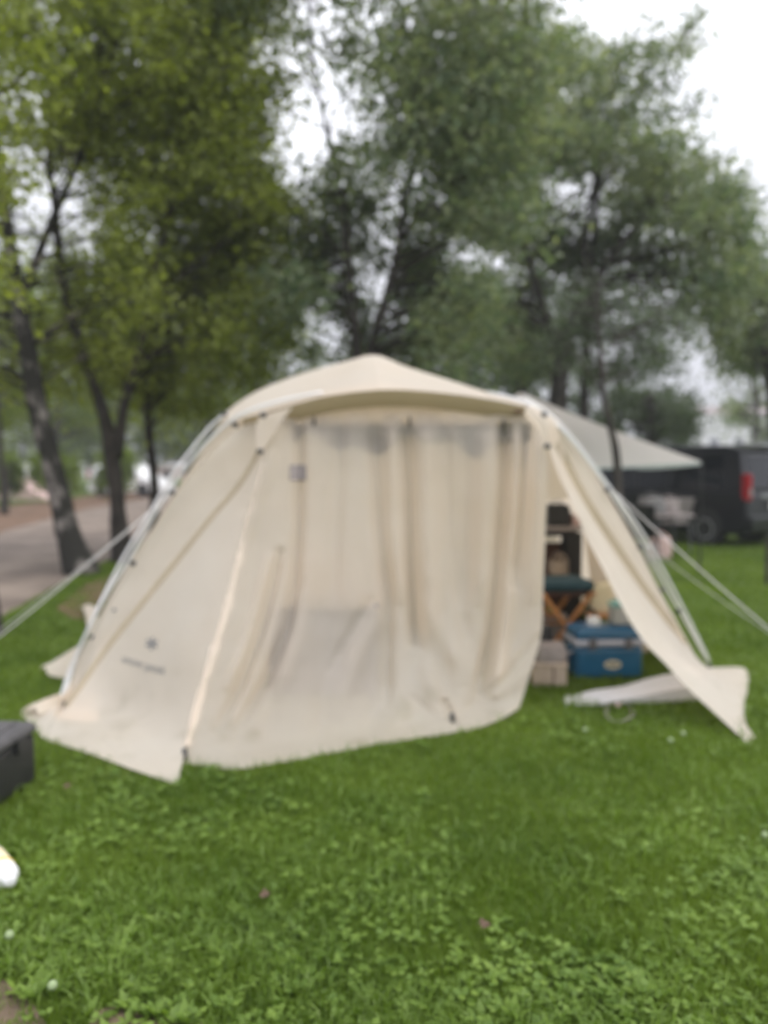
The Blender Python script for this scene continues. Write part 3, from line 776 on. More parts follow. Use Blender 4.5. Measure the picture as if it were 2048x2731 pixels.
bag('shopping_bag', 'pinkish bag standing on the ground in front of the grey folding table', GX(1762, 12.9), .34, .26, .36, M['pink'], seed=4)
bag('gear_bag', 'grey gear bag on the right end of the folding table', GX(1785, 13.7) + tz, .3, .26, .26, M['greycloth'], seed=6)
st = thing('folding_stool', GX(1722, 11.6), 'white framed folding stool in front of the black camp chair', 'stool')
MB().rbox((0, 0, .33), (.34, .26, .03), .01).build('seat', M['greycloth'], st, world=False)
for s in (-1, 1):
    for q_ in (-1, 1):
        MB().tube([(-.17 * q_, s * .13, 0), (.17 * q_, s * .12, .33)], .009, 6)  .build('leg', M['greycloth'], st, world=False)
sp = thing('wooden_post', G(2046, 1560), 'thin dark post at the right edge of the photo in the lawn', 'post')
MB().tube([(0, 0, -.05), (0, 0, .62)], .03, 10).build('shaft', M['bark_dark'], sp, world=False)
MB().lathe((0, 0, .62), [(.032, 0), (.036, .01), (.036, .03), (.02, .045)], 10).build('cap', M['black'], sp, world=False)

# ------------------------------------------------------------------ the big tent
tent = thing('dome_tent', GX(1000, 6.0), 'large cream dome shelter with silver poles, front curtain and one flap pegged open', 'tent')
def seg_dist(x, y, line):
    best = 1e9; sgn = 0
    for (x0, y0), (x1, y1) in zip(line[:-1], line[1:]):
        dx, dy = x1 - x0, y1 - y0
        t = max(0, min(1, ((x - x0) * dx + (y - y0) * dy) / (dx * dx + dy * dy)))
        ex, ey = x - x0 - t * dx, y - y0 - t * dy
        q = math.hypot(ex, ey)
        if q < best: best = q; sgn = ex
    return best, sgn
def folds(list_, noise_amp=0.012, noise_f=2.2, stretch=0.0):
    """(line, width px, depth m, fade-in px at the top): pleats pushed towards (+) or away from (-) the front"""
    def f(p, u, v):
        x, y = to_px(p)
        s = 0.0
        for line, w, dep in list_:
            ymin, ymax = line[0][1], line[-1][1]
            if y < ymin - w or y > ymax + w: continue
            q, sg = seg_dist(x, y, line)
            w = w * 1.22
            if q > w * 2.6: continue
            fade = min(1, max(0, (y - ymin + 10) / 60)) * min(1, max(0, (ymax - y + 10) / 60))
            s += 1.08 * dep * math.exp(-(q / w) ** 2) * (0.35 + 0.65 * fade)
        s += noise_amp * mnoise.noise(p * noise_f) + noise_amp * .35 * mnoise.noise(p * 7)
        if stretch: s += stretch * mnoise.noise(Vector((p.x * 7.5, 0, p.z * 0.7)))
        e = min(1, v * 12)
        return Vector((0, -s * e, s * 0.15 * e))
    return f
wr = folds([], 0.014, 1.6)

# door curtain
rows = [
 [W(742, 1100, 5.0), W(850, 1076, 5.05), W(950, 1064, 5.06), W(1060, 1060, 5.06), W(1200, 1066, 5.05), W(1320, 1083, 5.03), W(1398, 1100, 5.0)],
 [W(722, 1150, 4.94), W(845, 1135, 5.0), W(950, 1130, 5.0), W(1060, 1128, 5.0), W(1200, 1130, 5.0), W(1335, 1140, 5.0), W(1440, 1160, 4.98)],
 [W(703, 1215, 4.88), W(835, 1205, 4.92), W(950, 1200, 4.94), W(1065, 1198, 4.95), W(1205, 1198, 4.95), W(1340, 1205, 4.96), W(1461, 1222, 4.95)],
 [W(655, 1400, 4.70), W(800, 1400, 4.76), W(930, 1400, 4.80), W(1070, 1400, 4.84), W(1210, 1400, 4.88), W(1340, 1400, 4.90), W(1456, 1400, 4.92)],
 [W(610, 1580, 4.46), W(760, 1580, 4.58), W(905, 1580, 4.66), W(1060, 1580, 4.74), W(1205, 1580, 4.80), W(1330, 1580, 4.84), W(1450, 1580, 4.88)],
 [W(560, 1750, 4.22), W(715, 1745, 4.38), W(870, 1740, 4.50), W(1030, 1735, 4.62), W(1190, 1730, 4.70), W(1320, 1720, 4.76), W(1444, 1692, 4.82)],
 [W(522, 1890, 4.04), W(670, 1885, 4.18), W(835, 1870, 4.32), W(1000, 1860, 4.46), W(1180, 1850, 4.55), W(1315, 1830, 4.62), W(1418, 1785, 4.70)],
 [G(492, 2000, .06), G(650, 1990, .04), G(815, 1965, .04), G(990, 1938, .04), G(1195, 1908, .06), W(1310, 1888, 4.56), W(1398, 1850, 4.64)],
 [G(488, 2036, .02), G(632, 2050, .02), G(802, 2024, .02), G(990, 1988, .02), G(1188, 1957, .02), G(1300, 1934, .03), W(1384, 1890, 4.58)]]
door_folds = folds([
 ([(742, 1130), (700, 1300), (668, 1420)], 16, .022),
 ([(800, 1122), (795, 1400), (785, 1560), (762, 1680), (700, 1830), (640, 1930)], 13, -.060),
 ([(832, 1122), (825, 1560), (800, 1700), (740, 1850)], 22, .025),
 ([(745, 1470), (715, 1600), (690, 1700), (640, 1830), (580, 1950)], 12, -.050),
 ([(725, 1480), (690, 1610), (660, 1720), (610, 1830)], 13, .030),
 ([(905, 1122), (895, 1400), (890, 1600)], 16, -.022),
 ([(1000, 1122), (1010, 1400), (1035, 1600), (1030, 1880)], 17, -.070),
 ([(1045, 1122), (1050, 1400), (1070, 1600)], 13, .030),
 ([(1085, 1130), (1092, 1300), (1100, 1500), (1112, 1720)], 15, -.080),
 ([(1135, 1122), (1140, 1400), (1150, 1640), (1240, 1800)], 26, .040),
 ([(1190, 1122), (1200, 1400), (1215, 1560), (1245, 1700)], 16, -.030),
 ([(1250, 1122), (1245, 1400), (1242, 1600)], 22, -.035),
 ([(1295, 1122), (1290, 1400), (1280, 1600)], 18, .030),
 ([(1345, 1140), (1345, 1300), (1330, 1500), (1312, 1700), (1278, 1850)], 15, -.105),
 ([(1375, 1122), (1372, 1400), (1350, 1650), (1320, 1850)], 13, .035),
 ([(1410, 1122), (1400, 1350), (1372, 1560)], 14, -.050),
 ([(1432, 1122), (1428, 1450), (1420, 1600)], 12, .030),
 ([(1010, 1640), (950, 1760), (900, 1900)], 20, .022),
 ([(985, 1600), (930, 1700), (880, 1790)], 12, -.022),
 ([(1130, 1770), (1100, 1870), (1030, 1960)], 24, .030),
 ([(1140, 1780), (1170, 1870), (1200, 1910)], 22, .030),
 ([(1440, 1700), (1360, 1800), (1240, 1900)], 12, -.030),
 ([(1100, 1860), (1150, 1905), (1195, 1925)], 9, -.030), ([(1185, 1870), (1206, 1915), (1222, 1948)], 8, -.07), ([(1215, 1930), (1300, 1890), (1350, 1840)], 14, .03),
], 0.014, 2.6, .035)
curtain, bv_curtain = sheet('door_curtain', rows, 230, 170, M['canvas_door'], tent, door_folds)

# left corner panel, between the seam and the zip tape
rows = [
 [W(735, 1103, 5.02), W(737, 1103, 5.02), W(740, 1103, 5.01), W(743, 1101, 5.0)],
 [W(676, 1235, 5.02), W(683, 1232, 4.98), W(692, 1228, 4.92), W(700, 1225, 4.88)],
 [W(545, 1405, 5.0), W(582, 1402, 4.9), W(620, 1400, 4.8), W(656, 1400, 4.70)],
 [W(395, 1590, 4.95), W(470, 1585, 4.78), W(545, 1582, 4.62), W(611, 1580, 4.46)],
 [W(268, 1750, 4.88), W(365, 1750, 4.66), W(465, 1750, 4.44), W(561, 1750, 4.22)],
 [G(170, 1893, .06), W(290, 1895, 4.50), W(410, 1895, 4.28), W(523, 1890, 4.04)],
 [G(142, 1920, .05), G(255, 1965, .05), G(385, 2000, .04), G(494, 2000, .07)],
 [G(118, 1972, .02), G(245, 2012, .02), G(350, 2050, .02), G(474, 2092, .02)]]
cornerp, bv_corner = sheet('corner_panel', rows, 90, 110, M['canvas'], tent,
    folds([([(230, 1930), (270, 1985), (330, 2030)], 12, -.02), ([(560, 1500), (520, 1620), (470, 1760)], 30, .012), ([(300, 1900), (360, 1960), (430, 2040)], 18, .015)], .012, 1.8))
# zip tape strip
def on_surface(bvs, px, py, off):
    o, r = Vector((0, 0, HC)), ray(px, py).normalized()
    best = None
    for b in bvs:
        h = b.ray_cast(o, r)
        if h[0] is not None and (best is None or h[3] < best[3]): best = h
    if best is None:
        for dx, dy in ((0, 4), (4, 0), (-4, 0), (0, -4), (0, 9), (9, 0), (-9, 0), (0, -9), (0, 16)):
            for b in bvs:
                h = b.ray_cast(o, ray(px + dx, py + dy).normalized())
                if h[0] is not None: best = h; break
            if best: break
    if best is None: return None
    n = best[1]
    if n.dot(r) > 0: n = -n
    return best[0] + n * off
def strip(name, line, wl, m, bvs, off=0.006, n=60, parent=tent):
    C_ = catmull([Vector((x, y, 0)) for x, y in line], n)
    V, F = [], []
    for i, c in enumerate(C_):
        t = C_[min(i + 1, n - 1)] - C_[max(i - 1, 0)]; nn = Vector((t.y, -t.x, 0)).normalized()
        w = wl(i / (n - 1)) if callable(wl) else wl
        cc = on_surface(bvs, c.x, c.y, off)
        for s in (-1, -.4, .4, 1):
            k = off * (1.0 if abs(s) < .5 else 0.3)
            p = on_surface(bvs, c.x + nn.x * s * w, c.y + nn.y * s * w, k)
            if p is None: p = cc or V[-1]
            V.append(p)
    for i in range(n - 1):
        for k in range(3): F.append((i * 4 + k, i * 4 + k + 1, (i + 1) * 4 + k + 1, (i + 1) * 4 + k))
    me = bpy.data.meshes.new(name); me.from_pydata([tuple(v) for v in V], [], F); me.materials.append(m); smooth(me); me.update()
    return link_mesh(name, me, parent)
FB = [bv_curtain, bv_corner]
strip('zip_tape', [(700, 1235), (678, 1320), (655, 1400), (640, 1480), (618, 1570), (592, 1670), (560, 1770), (530, 1870), (500, 1990)], lambda t: 3 + 8 * min(1, t * 1.6) + 2.2 * math.sin(t * 37) + 1.2 * math.sin(t * 83), M['tape'], FB, .007, 140)

# side strip between seam and pole
rows = [
 [W(640, 1138, 5.15), W(672, 1122, 5.1), W(700, 1112, 5.06), W(735, 1103, 5.02)],
 [W(556, 1215, 5.15), W(598, 1218, 5.1), W(640, 1225, 5.06), W(677, 1235, 5.02)],
 [W(468, 1320, 5.15), W(500, 1340, 5.1), W(525, 1370, 5.05), W(546, 1405, 5.0)],
 [W(362, 1495, 5.1), W(375, 1525, 5.05), W(386, 1555, 5.0), W(396, 1590, 4.95)],
 [W(276, 1640, 5.0), W(272, 1675, 4.96), W(270, 1710, 4.92), W(269, 1750, 4.88)],
 [W(212, 1775, 4.92), W(200, 1810, 4.88), W(185, 1850, 4.80), G(171, 1893, .06)],
 [G(160, 1860, .05), G(146, 1876, .06), G(140, 1898, .06), G(142, 1920, .05)],
 [G(100, 1872, .03), G(56, 1898, .02), G(80, 1925, .02), G(118, 1972, .02)]]
sidep, bv_side = sheet('side_panel', rows, 30, 100, M['canvas'], tent, wr)
sheet('corner_gusset', [[W(160, 1850, 4.95), W(215, 1850, 4.88), W(262, 1855, 4.78)], [G(140, 1885, .04), G(195, 1885, .05), G(262, 1885, .05)], [G(150, 1925, .035), G(200, 1925, .035), G(262, 1925, .035)]], 12, 8, M['canvas'], tent)
strip('seam', [(728, 1112), (690, 1205), (640, 1290), (560, 1385), (480, 1485), (395, 1590), (330, 1672), (270, 1750), (215, 1830), (175, 1885)], 6.5, M['seam'], [bv_side, bv_corner], .006, 90)

# roof
ridge = [W(612, 1132, 5.5), W(600, 1104, 5.6), W(680, 1046, 5.7), W(800, 998, 5.8), W(915, 966, 5.85), W(1000, 947, 5.9), W(1085, 978, 5.85), W(1200, 1014, 5.75), W(1300, 1046, 5.6), W(1398, 1076, 5.4)]
eave = [W(620, 1128, 5.2), W(645, 1116, 5.1), W(710, 1098, 5.0), W(790, 1076, 4.93), W(870, 1056, 4.9), W(980, 1042, 4.88), W(1080, 1040, 4.88), W(1200, 1050, 4.9), W(1310, 1066, 4.93), W(1402, 1084, 4.97)]
mid = [a.lerp(b, .5) + Vector((0, 0, -0.015 + (0.02 if i == 5 else 0))) for i, (a, b) in enumerate(zip(ridge, eave))]
roof, bv_roof = sheet('roof_panel', [ridge, mid, eave], 90, 30, M['canvas'], tent, folds([([(1005, 955), (1010, 1040)], 10, .02), ([(700, 1050), (900, 1015), (1000, 1010)], 8, -.008)], .008))
# eave fascia: hem band folded down and back under the roof edge
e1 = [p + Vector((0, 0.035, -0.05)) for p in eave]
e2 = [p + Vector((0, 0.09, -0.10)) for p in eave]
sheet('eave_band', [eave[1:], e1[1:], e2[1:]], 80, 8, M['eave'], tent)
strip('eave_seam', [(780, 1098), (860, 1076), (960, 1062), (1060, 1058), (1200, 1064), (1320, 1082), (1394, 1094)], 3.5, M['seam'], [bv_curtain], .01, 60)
# eave wrap tab at the left corner
sheet('corner_tab', [[W(690, 1112, 4.9), W(735, 1098, 4.88), W(780, 1086, 4.86)], [W(682, 1150, 4.88), W(712, 1140, 4.87), W(748, 1128, 4.86)], [W(686, 1205, 4.86), W(698, 1200, 4.86), W(710, 1190, 4.86)]], 14, 14, M['canvas'], tent, folds([], .01, 4))

# rear of the shelter: back roof, side walls, back wall (open in the middle)
bl, br_ = Vector((-2.75, 8.0, 0)), Vector((2.35, 8.3, 0))
topl, topr = Vector((-1.05, 7.3, 1.55)), Vector((1.2, 7.3, 1.55))
backtop = [Vector((-1.05 + 2.25 * k / 9, 7.3, 1.55 + .30 * math.sin(math.pi * k / 9))) for k in range(10)]
midb = [a.lerp(b, .5) + Vector((0, 0, .10)) for a, b in zip(ridge, backtop)]
sheet('rear_roof_panel', [ridge, midb, backtop], 50, 24, M['canvas'], tent, wr)
lw_top = [ridge[1], ridge[1].lerp(topl, .5) + Vector((-.03, 0, .03)), topl]
lw_bot = [GX(166, 4.92, .02), Vector((-2.52, 6.4, .02)), bl]
lw_mid = [W(365, 1480, 5.3), Vector((-1.95, 6.4, .95)), Vector((-2.0, 7.75, .85))]
sheet('side_wall', [lw_top, lw_mid, lw_bot], 24, 30, M['canvas'], tent, wr)
rw_top = [ridge[-1], ridge[-1].lerp(topr, .5) + Vector((.03, 0, .03)), topr]
rw_bot = [GX(1880, 5.75, .02), Vector((2.38, 6.9, .02)), br_]
rw_mid = [W(1665, 1420, 5.6), Vector((1.78, 6.6, .95)), Vector((1.75, 7.9, .85))]
sheet('side_wall', [rw_top, rw_mid, rw_bot], 24, 30, M['canvas'], tent, wr)
bw = [[topl, topl.lerp(topr, .06) + Vector((0, 0, .04)), topl.lerp(topr, .12) + Vector((0, 0, .10))],
      [Vector((-2.0, 7.75, .85)), Vector((-1.7, 7.75, .85)), Vector((-1.45, 7.7, .85))], [bl, Vector((-2.3, 8.1, 0.02)), Vector((-1.9, 8.1, .02))]]
sheet('back_wall', bw, 14, 20, M['canvas'], tent, wr)
bw = [[topr, topl.lerp(topr, .85) + Vector((0, 0, .12)), topl.lerp(topr, .70) + Vector((0, 0, .23))],
      [Vector((1.75, 7.9, .85)), Vector((1.3, 7.8, .85)), Vector((.9, 7.75, .85))], [br_, Vector((1.8, 8.15, 0.02)), Vector((1.2, 8.15, .02))]]
sheet('back_wall', bw, 14, 20, M['canvas'], tent, wr)

# left skirt behind the pole: ruffled wedges lying on the grass
for a in ([(160, 1866), (110, 1872), (58, 1900), (105, 1905), (165, 1890)],
          [(228, 1712), (170, 1745), (108, 1785), (128, 1800), (175, 1808), (205, 1770)],
          [(258, 1618), (232, 1612), (212, 1622), (228, 1640), (238, 1690), (262, 1660)]):
    g = [G(x, y, .03 + .035 * (k % 2)) for k, (x, y) in enumerate(a)]
    half = (len(g) + 1) // 2
    top_ = g[:half]; bot_ = g[half:][::-1]
    bot_ = [g[0].lerp(g[-1], .4)] + bot_ if len(bot_) < half else bot_
    bot_ = bot_[:half] if len(bot_) >= half else bot_
    sheet('skirt', [top_, [p.lerp(q, .5) + Vector((0, 0, .05)) for p, q in zip(top_, bot_)], bot_], 14, 10, M['canvas'], tent, folds([], .02, 6))

# right flap: pegged out towards the front
inn = [(1452, 1150, 5.0), (1481, 1250, 4.97), (1531, 1355, 4.92), (1562, 1431, 4.87), (1604, 1511, 4.80), (1657, 1616, 4.68), (1712, 1704, 4.56), (1771, 1767, 4.48), (1838, 1839, 4.40), (1918, 1912, 4.30)]
out = [(1480, 1118, 5.12), (1577, 1248, 5.25), (1640, 1350, 5.35), (1686, 1431, 5.42), (1726, 1505, 5.50), (1775, 1605, 5.6), (1834, 1713, 5.68), (1884, 1776, 5.74)]
I = [W(*p) for p in inn] + [G(1998, 1986, .01)]
O = [W(*p) for p in out] + [G(1990, 1786, .03), G(1984, 1912, .02), G(2014, 1962, .01)]
rows = []
for a, b in zip(I, O):
    v = b - a
    rows.append([a, a + v * .22 + Vector((0, -.012, 0)), a + v * .45 + Vector((0, .0, 0)), a + v * .62, a + v * .82 + Vector((0, -.01, 0)), b])
flap_folds = folds([
 ([(1478, 1165), (1540, 1300), (1600, 1400), (1660, 1490), (1722, 1580), (1780, 1660), (1835, 1735)], 15, -.07),
 ([(1466, 1165), (1520, 1290), (1570, 1400), (1620, 1480), (1690, 1600), (1760, 1700), (1850, 1810)], 14, .03),
 ([(1860, 1760), (1930, 1860), (1990, 1950)], 14, .02), ([(1890, 1770), (1960, 1880)], 12, -.02)], .008)
flap, bv_flap = sheet('door_flap', rows, 60, 120, M['canvas'], tent, flap_folds)
strip('seam', [(1484, 1180), (1545, 1300), (1604, 1398), (1664, 1488), (1726, 1578), (1784, 1655), (1830, 1712)], 9, M['seam'], [bv_flap], .004, 70)
# narrow panel from the eave corner to the flap, and the band above the opening
rows = [[W(1396, 1088, 4.98), W(1408, 1084, 5.0), W(1420, 1082, 5.05)], [W(1440, 1135, 4.97), W(1458, 1126, 5.0), W(1480, 1118, 5.1)], [W(1456, 1200, 4.97), W(1474, 1196, 5.0), W(1505, 1150, 5.14)]]
cornr, bv_cr = sheet('corner_tab', rows, 12, 14, M['canvas'], tent)
rows = [[W(1448, 1180, 5.06), W(1470, 1178, 5.06), W(1500, 1180, 5.08)], [W(1448, 1300, 5.1), W(1475, 1300, 5.1), W(1520, 1300, 5.12)], [W(1448, 1340, 5.1), W(1470, 1334, 5.12), W(1540, 1330, 5.14)]]
sheet('inner_panel', rows, 10, 12, M['canvas'], tent, wr)
# inner side strip seen through the opening
rows = [[W(1556, 1425, 6.3), W(1580, 1425, 6.3), W(1625, 1425, 6.3)], [W(1570, 1520, 6.3), W(1610, 1520, 6.3), W(1700, 1520, 6.3)], [W(1590, 1620, 6.3), W(1650, 1620, 6.3), W(1760, 1640, 6.3)],
        [W(1700, 1720, 6.3), W(1740, 1735, 6.2), W(1800, 1740, 6.1)], [W(1722, 1758, 6.3), W(1780, 1775, 6.1), W(1830, 1790, 6.0)]]
sheet('inner_side_panel', rows, 14, 24, M['canvas'], tent, wr)

# poles, with clips
def pole(pts, r=.0100, name='pole'):
    return MB().tube(catmull(pts, 60), r, 8).build(name, M['alu'], tent, smoothed=True)
lp = [(152, 1893, 4.86), (182, 1800, 4.95), (230, 1690, 5.02), (287, 1580, 5.06), (345, 1490, 5.08), (440, 1325, 5.08), (520, 1215, 5.06), (600, 1135, 5.03), (665, 1095, 5.0), (760, 1066, 5.0), (860, 1046, 5.0)]
pole([W(*p) for p in lp])
lp2 = [(166, 1880, 4.95), (205, 1750, 5.15), (262, 1620, 5.3), (330, 1485, 5.4), (400, 1370, 5.45), (455, 1272, 5.5), (510, 1200, 5.55), (560, 1140, 5.58), (600, 1106, 5.6), (680, 1050, 5.72)]
pole([W(*p) for p in lp2])
rp = [(1300, 1046, 5.3), (1392, 1070, 5.12), (1451, 1106, 5.08), (1500, 1150, 5.1), (1560, 1222, 5.18), (1632, 1318, 5.28), (1705, 1435, 5.4), (1772, 1560, 5.5), (1830, 1660, 5.62), (1893, 1772, 5.76)]
pole([W(*p) for p in rp])
rp2 = [(1398, 1060, 5.5), (1470, 1110, 5.5), (1540, 1185, 5.52), (1618, 1290, 5.6), (1712, 1420, 5.7), (1800, 1580, 5.8), (1893, 1764, 5.9)]
pole([W(*p) for p in rp2])
def clip(px, py, d, s=.03, m=None):
    c = W(px, py, d)
    return MB().rbox(c, (s * 1.3, s * .8, s * 1.1), s * .28, rz=random.uniform(-.4, .4)).build('clip', m or M['clip'], tent, smoothed=True)
for p in ((249, 1700, 4.98), (308, 1630, 5.0), (354, 1502, 5.02), (459, 1314, 5.03), (598, 1103, 5.3), (627, 1133, 5.0), (702, 1107, 4.84), (694, 1204, 4.82),
          (1451, 1106, 5.02), (1460, 1190, 4.9), (1619, 1306, 5.2), (1708, 1459, 5.32), (1766, 1572, 5.42), (1808, 1630, 5.5)):
    clip(*p)
for x, y in ((837, 1126), (1092, 1122), (1342, 1126)):
    p = on_surface(FB, x, y, .012)
    t_ = MB().tube([p + Vector((0, -.004, .028)), p + Vector((.002, -.010, 0)), p + Vector((-.002, -.004, -.028))], [.006, .0085, .006], 8).build('toggle', M['clip'], tent, smoothed=True)
for x, y, s in ((782, 1092, .045), (1384, 1094, .04)):
    p = on_surface(FB, x, y, .05)
    MB().rbox(p, (s * 1.6, s * .5, s * .5), .008).build('pole_end_cap', M['darkwood'], tent, smoothed=True)
# pegs holding the hem
for x, y in ((494, 2010), (1204, 1915), (176, 1884), (1888, 1780)):
    p = G(x, y, .05)
    MB().tube([p + Vector((0, -.015, .035)), p + Vector((0.004, -.02, 0)), p + Vector((0.006, -.03, -.06))], [.012, .014, .004], 8).build('peg', M['clip'], tent, smoothed=True)
# grey patch painted as a shadow from behind the curtain, and print
for nm, x0, x1, y0, y1, mm, off in (('shadow_patch', 772, 818, 1240, 1282, 'patch', .004),):
    vs = []
    for yy in (y0, (y0 + y1) / 2, y1):
        for xx in (x0, (x0 + x1) / 2, x1):
            vs.append(on_surface(FB, xx, yy, off + .003))
    MB().add(vs, [(0, 1, 4, 3), (1, 2, 5, 4), (3, 4, 7, 6), (4, 5, 8, 7)]).build(nm, M['clip'] if False else M['greycloth'], tent)
def print_text(txt, pa, pb, h, name):
    cu = bpy.data.curves.new(name, 'FONT'); cu.body = txt; cu.size = 1
    ob = bpy.data.objects.new('tmp', cu); col.objects.link(ob)
    dg = bpy.context.evaluated_depsgraph_get()
    me = bpy.data.meshes.new_from_object(ob.evaluated_get(dg))
    bpy.data.objects.remove(ob)
    xs_ = [v.co.x for v in me.vertices]; x0, x1 = min(xs_), max(xs_)
    ax = Vector((pb[0] - pa[0], pb[1] - pa[1]))
    k = ax.length / (x1 - x0); up = Vector((0.25, -1)) * h
    for v in me.vertices:
        u = (v.co.x - x0) / (x1 - x0)
        x = pa[0] + ax.x * u + up.x * v.co.y; y = pa[1] + ax.y * u + up.y * v.co.y
        v.co = on_surface([bv_corner], x, y, .003)
    me.materials.clear(); me.materials.append(M['print'])
    return link_mesh(name, me, tent)
print_text('snow', (326, 1766), (380, 1782), 30, 'printed_word')
print_text('peak', (388, 1785), (440, 1800), 30, 'printed_word')
star = MB()
for k in range(3):
    a = R(90 + 60 * k + 8)
    dx, dy = math.cos(a), math.sin(a); nx, ny = -dy, dx
    q = []
    for (s, w) in ((-17, 3.5), (-5, 2.2), (5, 2.2), (17, 3.5)):
        q.append((s, w))
    poly = [(s, w) for s, w in q] + [(s, -w) for s, w in q[::-1]]
    vs = [on_surface([bv_corner], 406 + dx * s + nx * w, 1717 + dy * s + ny * w, .003 + k * .0006) for s, w in poly]
    star.add(vs, [tuple(range(8))])
star.build('printed_star', M['print'], tent, fix=False)

# guy ropes: things of their own kind, parts of the tent as they are tied to it
def rope(a, b, r=.004, name='guy_rope'):
    a, b = Vector(a), Vector(b)
    pts = [a.lerp(b, k / 10) - Vector((0, 0, .03 * math.sin(math.pi * k / 10))) for k in range(11)]
    return MB().tube(pts, r, 6).build(name, M['rope'], tent, smoothed=True)
A1 = W(455, 1318, 5.0)
rope(A1, G(-330, 1950), .0036)
rope(A1, G(-200, 1825), .003)
A2 = W(1690, 1335, 5.4) ; A3 = W(1625, 1300, 5.25)
rope(A3, G(2330, 1905), .0043)
rope(W(1712, 1445, 5.4), G(2230, 1800), .0022)

# ------------------------------------------------------------------ gear inside the tent, seen through the opening
# blue cooler
c0 = G(1622, 1812); cw, cd, ch = .49, .30, .255
cooler = thing('cooler', (c0.x, c0.y + cd / 2, 0), 'blue hard cooler with grey rim and two latches standing in the tent opening', 'cooler', None, R(4))
MB().rbox((0, 0, ch * .5 - .01), (cw, cd, ch - .02), .035).build('body', M['blue'], cooler, world=False, smoothed=False)
MB().rbox((0, 0, ch + .005), (cw + .02, cd + .02, .05), .02).build('rim', M['rim'], cooler, world=False)
lid = MB().rbox((0, 0, ch + .06), (cw - .005, cd - .005, .085), .035).build('lid', M['blue'], cooler, world=False)
MB().rbox((0, 0, ch + .106), (cw * .7, cd * .6, .012), .005).build('lid_panel', M['blue'], lid, world=False)
for s in (-.13, .13):
    MB().rbox((s, -cd / 2 - .014, ch + .005), (.055, .02, .075), .006).build('latch', M['latch'], cooler, world=False)
for s in (-1, 1):
    MB().tube(catmull([(s * (cw / 2), -.08, ch * .75), (s * (cw / 2 + .035), -.07, ch * .7), (s * (cw / 2 + .035), .07, ch * .7), (s * (cw / 2), .08, ch * .75)], 12), .008, 6).build('handle', M['rim'], cooler, world=False)
bd = MB(); vs = [(0.02 + .062 * math.cos(2 * math.pi * k / 24), -cd / 2 - .004, ch * .42 + .033 * math.sin(2 * math.pi * k / 24)) for k in range(24)]
vs += [(v[0], v[1] + .01, v[2]) for v in vs]
bd.add(vs, [tuple(range(24)), tuple(range(47, 23, -1))] + [(k, (k + 1) % 24, 24 + (k + 1) % 24, 24 + k) for k in range(24)])
badge = bd.build('badge', M['cream'], cooler, world=False)
MB().box((0.02, -cd / 2 - .0055, ch * .42), (.075, .003, .016)).build('badge_print', M['latch'], badge, world=False)

cz = ch + .112
p = W(1657, 1692, c0.y + .17)
jar = thing('food_box', (p.x, p.y, cz), 'cloudy plastic container with teal lid on top of the blue cooler', 'container')
MB().rbox((0, 0, .065), (.17, .13, .13), .02).build('box', M['clear'], jar, world=False)
jl = MB().rbox((0, 0, .142), (.18, .14, .028), .012).build('lid', M['tealid'], jar, world=False)
MB().rbox((0, 0, .165), (.13, .09, .022), .01).build('lid_top', M['tealid'], jl, world=False)
for s in (-.04, 0, .04): MB().box((s, -.068, .06), (.006, .006, .09)).build('rib', M['white'], jar, world=False)
p = W(1582, 1690, c0.y + .12)
bag('crumpled_wrap', 'small crumpled white bag on the left end of the blue cooler lid', (p.x, p.y, cz), .085, .07, .06, M['white'], 'bag', seed=9, handle=False)

# pale yellow bag behind the cooler on a stand
p = GX(1606, 6.0)
stand = thing('stool', (p.x, p.y, 0), 'low stool behind the blue cooler carrying the pale yellow bag', 'stool')
MB().rbox((0, 0, .36), (.26, .24, .025), .01).build('seat', M['wood'], stand, world=False)
for x in (-.1, .1):
    for y in (-.09, .09): MB().tube([(x * 1.25, y * 1.25, 0), (x, y, .35)], .01, 6).build('leg', M['bark_dark'], stand, world=False)
bag('drawstring_bag', 'pale yellow cloth bag on the low stool behind the cooler', (p.x, p.y, .374), .17, .15, .24, M['yellowish'], 'bag', seed=12, handle=False)

# wooden folding chair with dark teal seat
ds = 5.9
sc_ = W(1508, 1560, ds)
seat_z = W(1508, 1565, ds).z
chair = thing('folding_chair', (sc_.x, ds + .2, 0), 'folding chair with crossed orange wooden legs and dark teal padded seat', 'chair', None, R(8))
MB().rbox((0, 0, seat_z), (.44, .40, .085), .035).build('seat', M['teal'], chair, world=False, smoothed=True)
MB().rbox((0.02, 0.02, seat_z - .065), (.40, .34, .045), .015).build('seat_sling', M['darkwood'], chair, world=False)
sz = seat_z - .06
for y in (-.17, .17):
    for s in (-1, 1):
        Mx = Matrix.Translation((0, y + s * .012, sz / 2)) @ Matrix.Rotation(s * math.atan2(.40, sz), 4, 'Y')
        MB().rbox((0, 0, 0), (.036, .02, math.hypot(.40, sz)), .006, M=Mx).build('leg', M['wood'], chair, world=False)
for s in (-1, 1):
    MB().rbox((s * .2, 0, .02), (.035, .42, .03), .008).build('foot_rail', M['wood'], chair, world=False)
    MB().rbox((s * .205, 0, sz), (.03, .42, .03), .008).build('seat_rail', M['wood'], chair, world=False)
MB().tube([(-.2, 0, sz / 2 - .0), (.2, 0, sz / 2)], .009, 8).build('cross_bar', M['wood'], chair, world=False)
bk = W(1508, 1520, ds + .3)

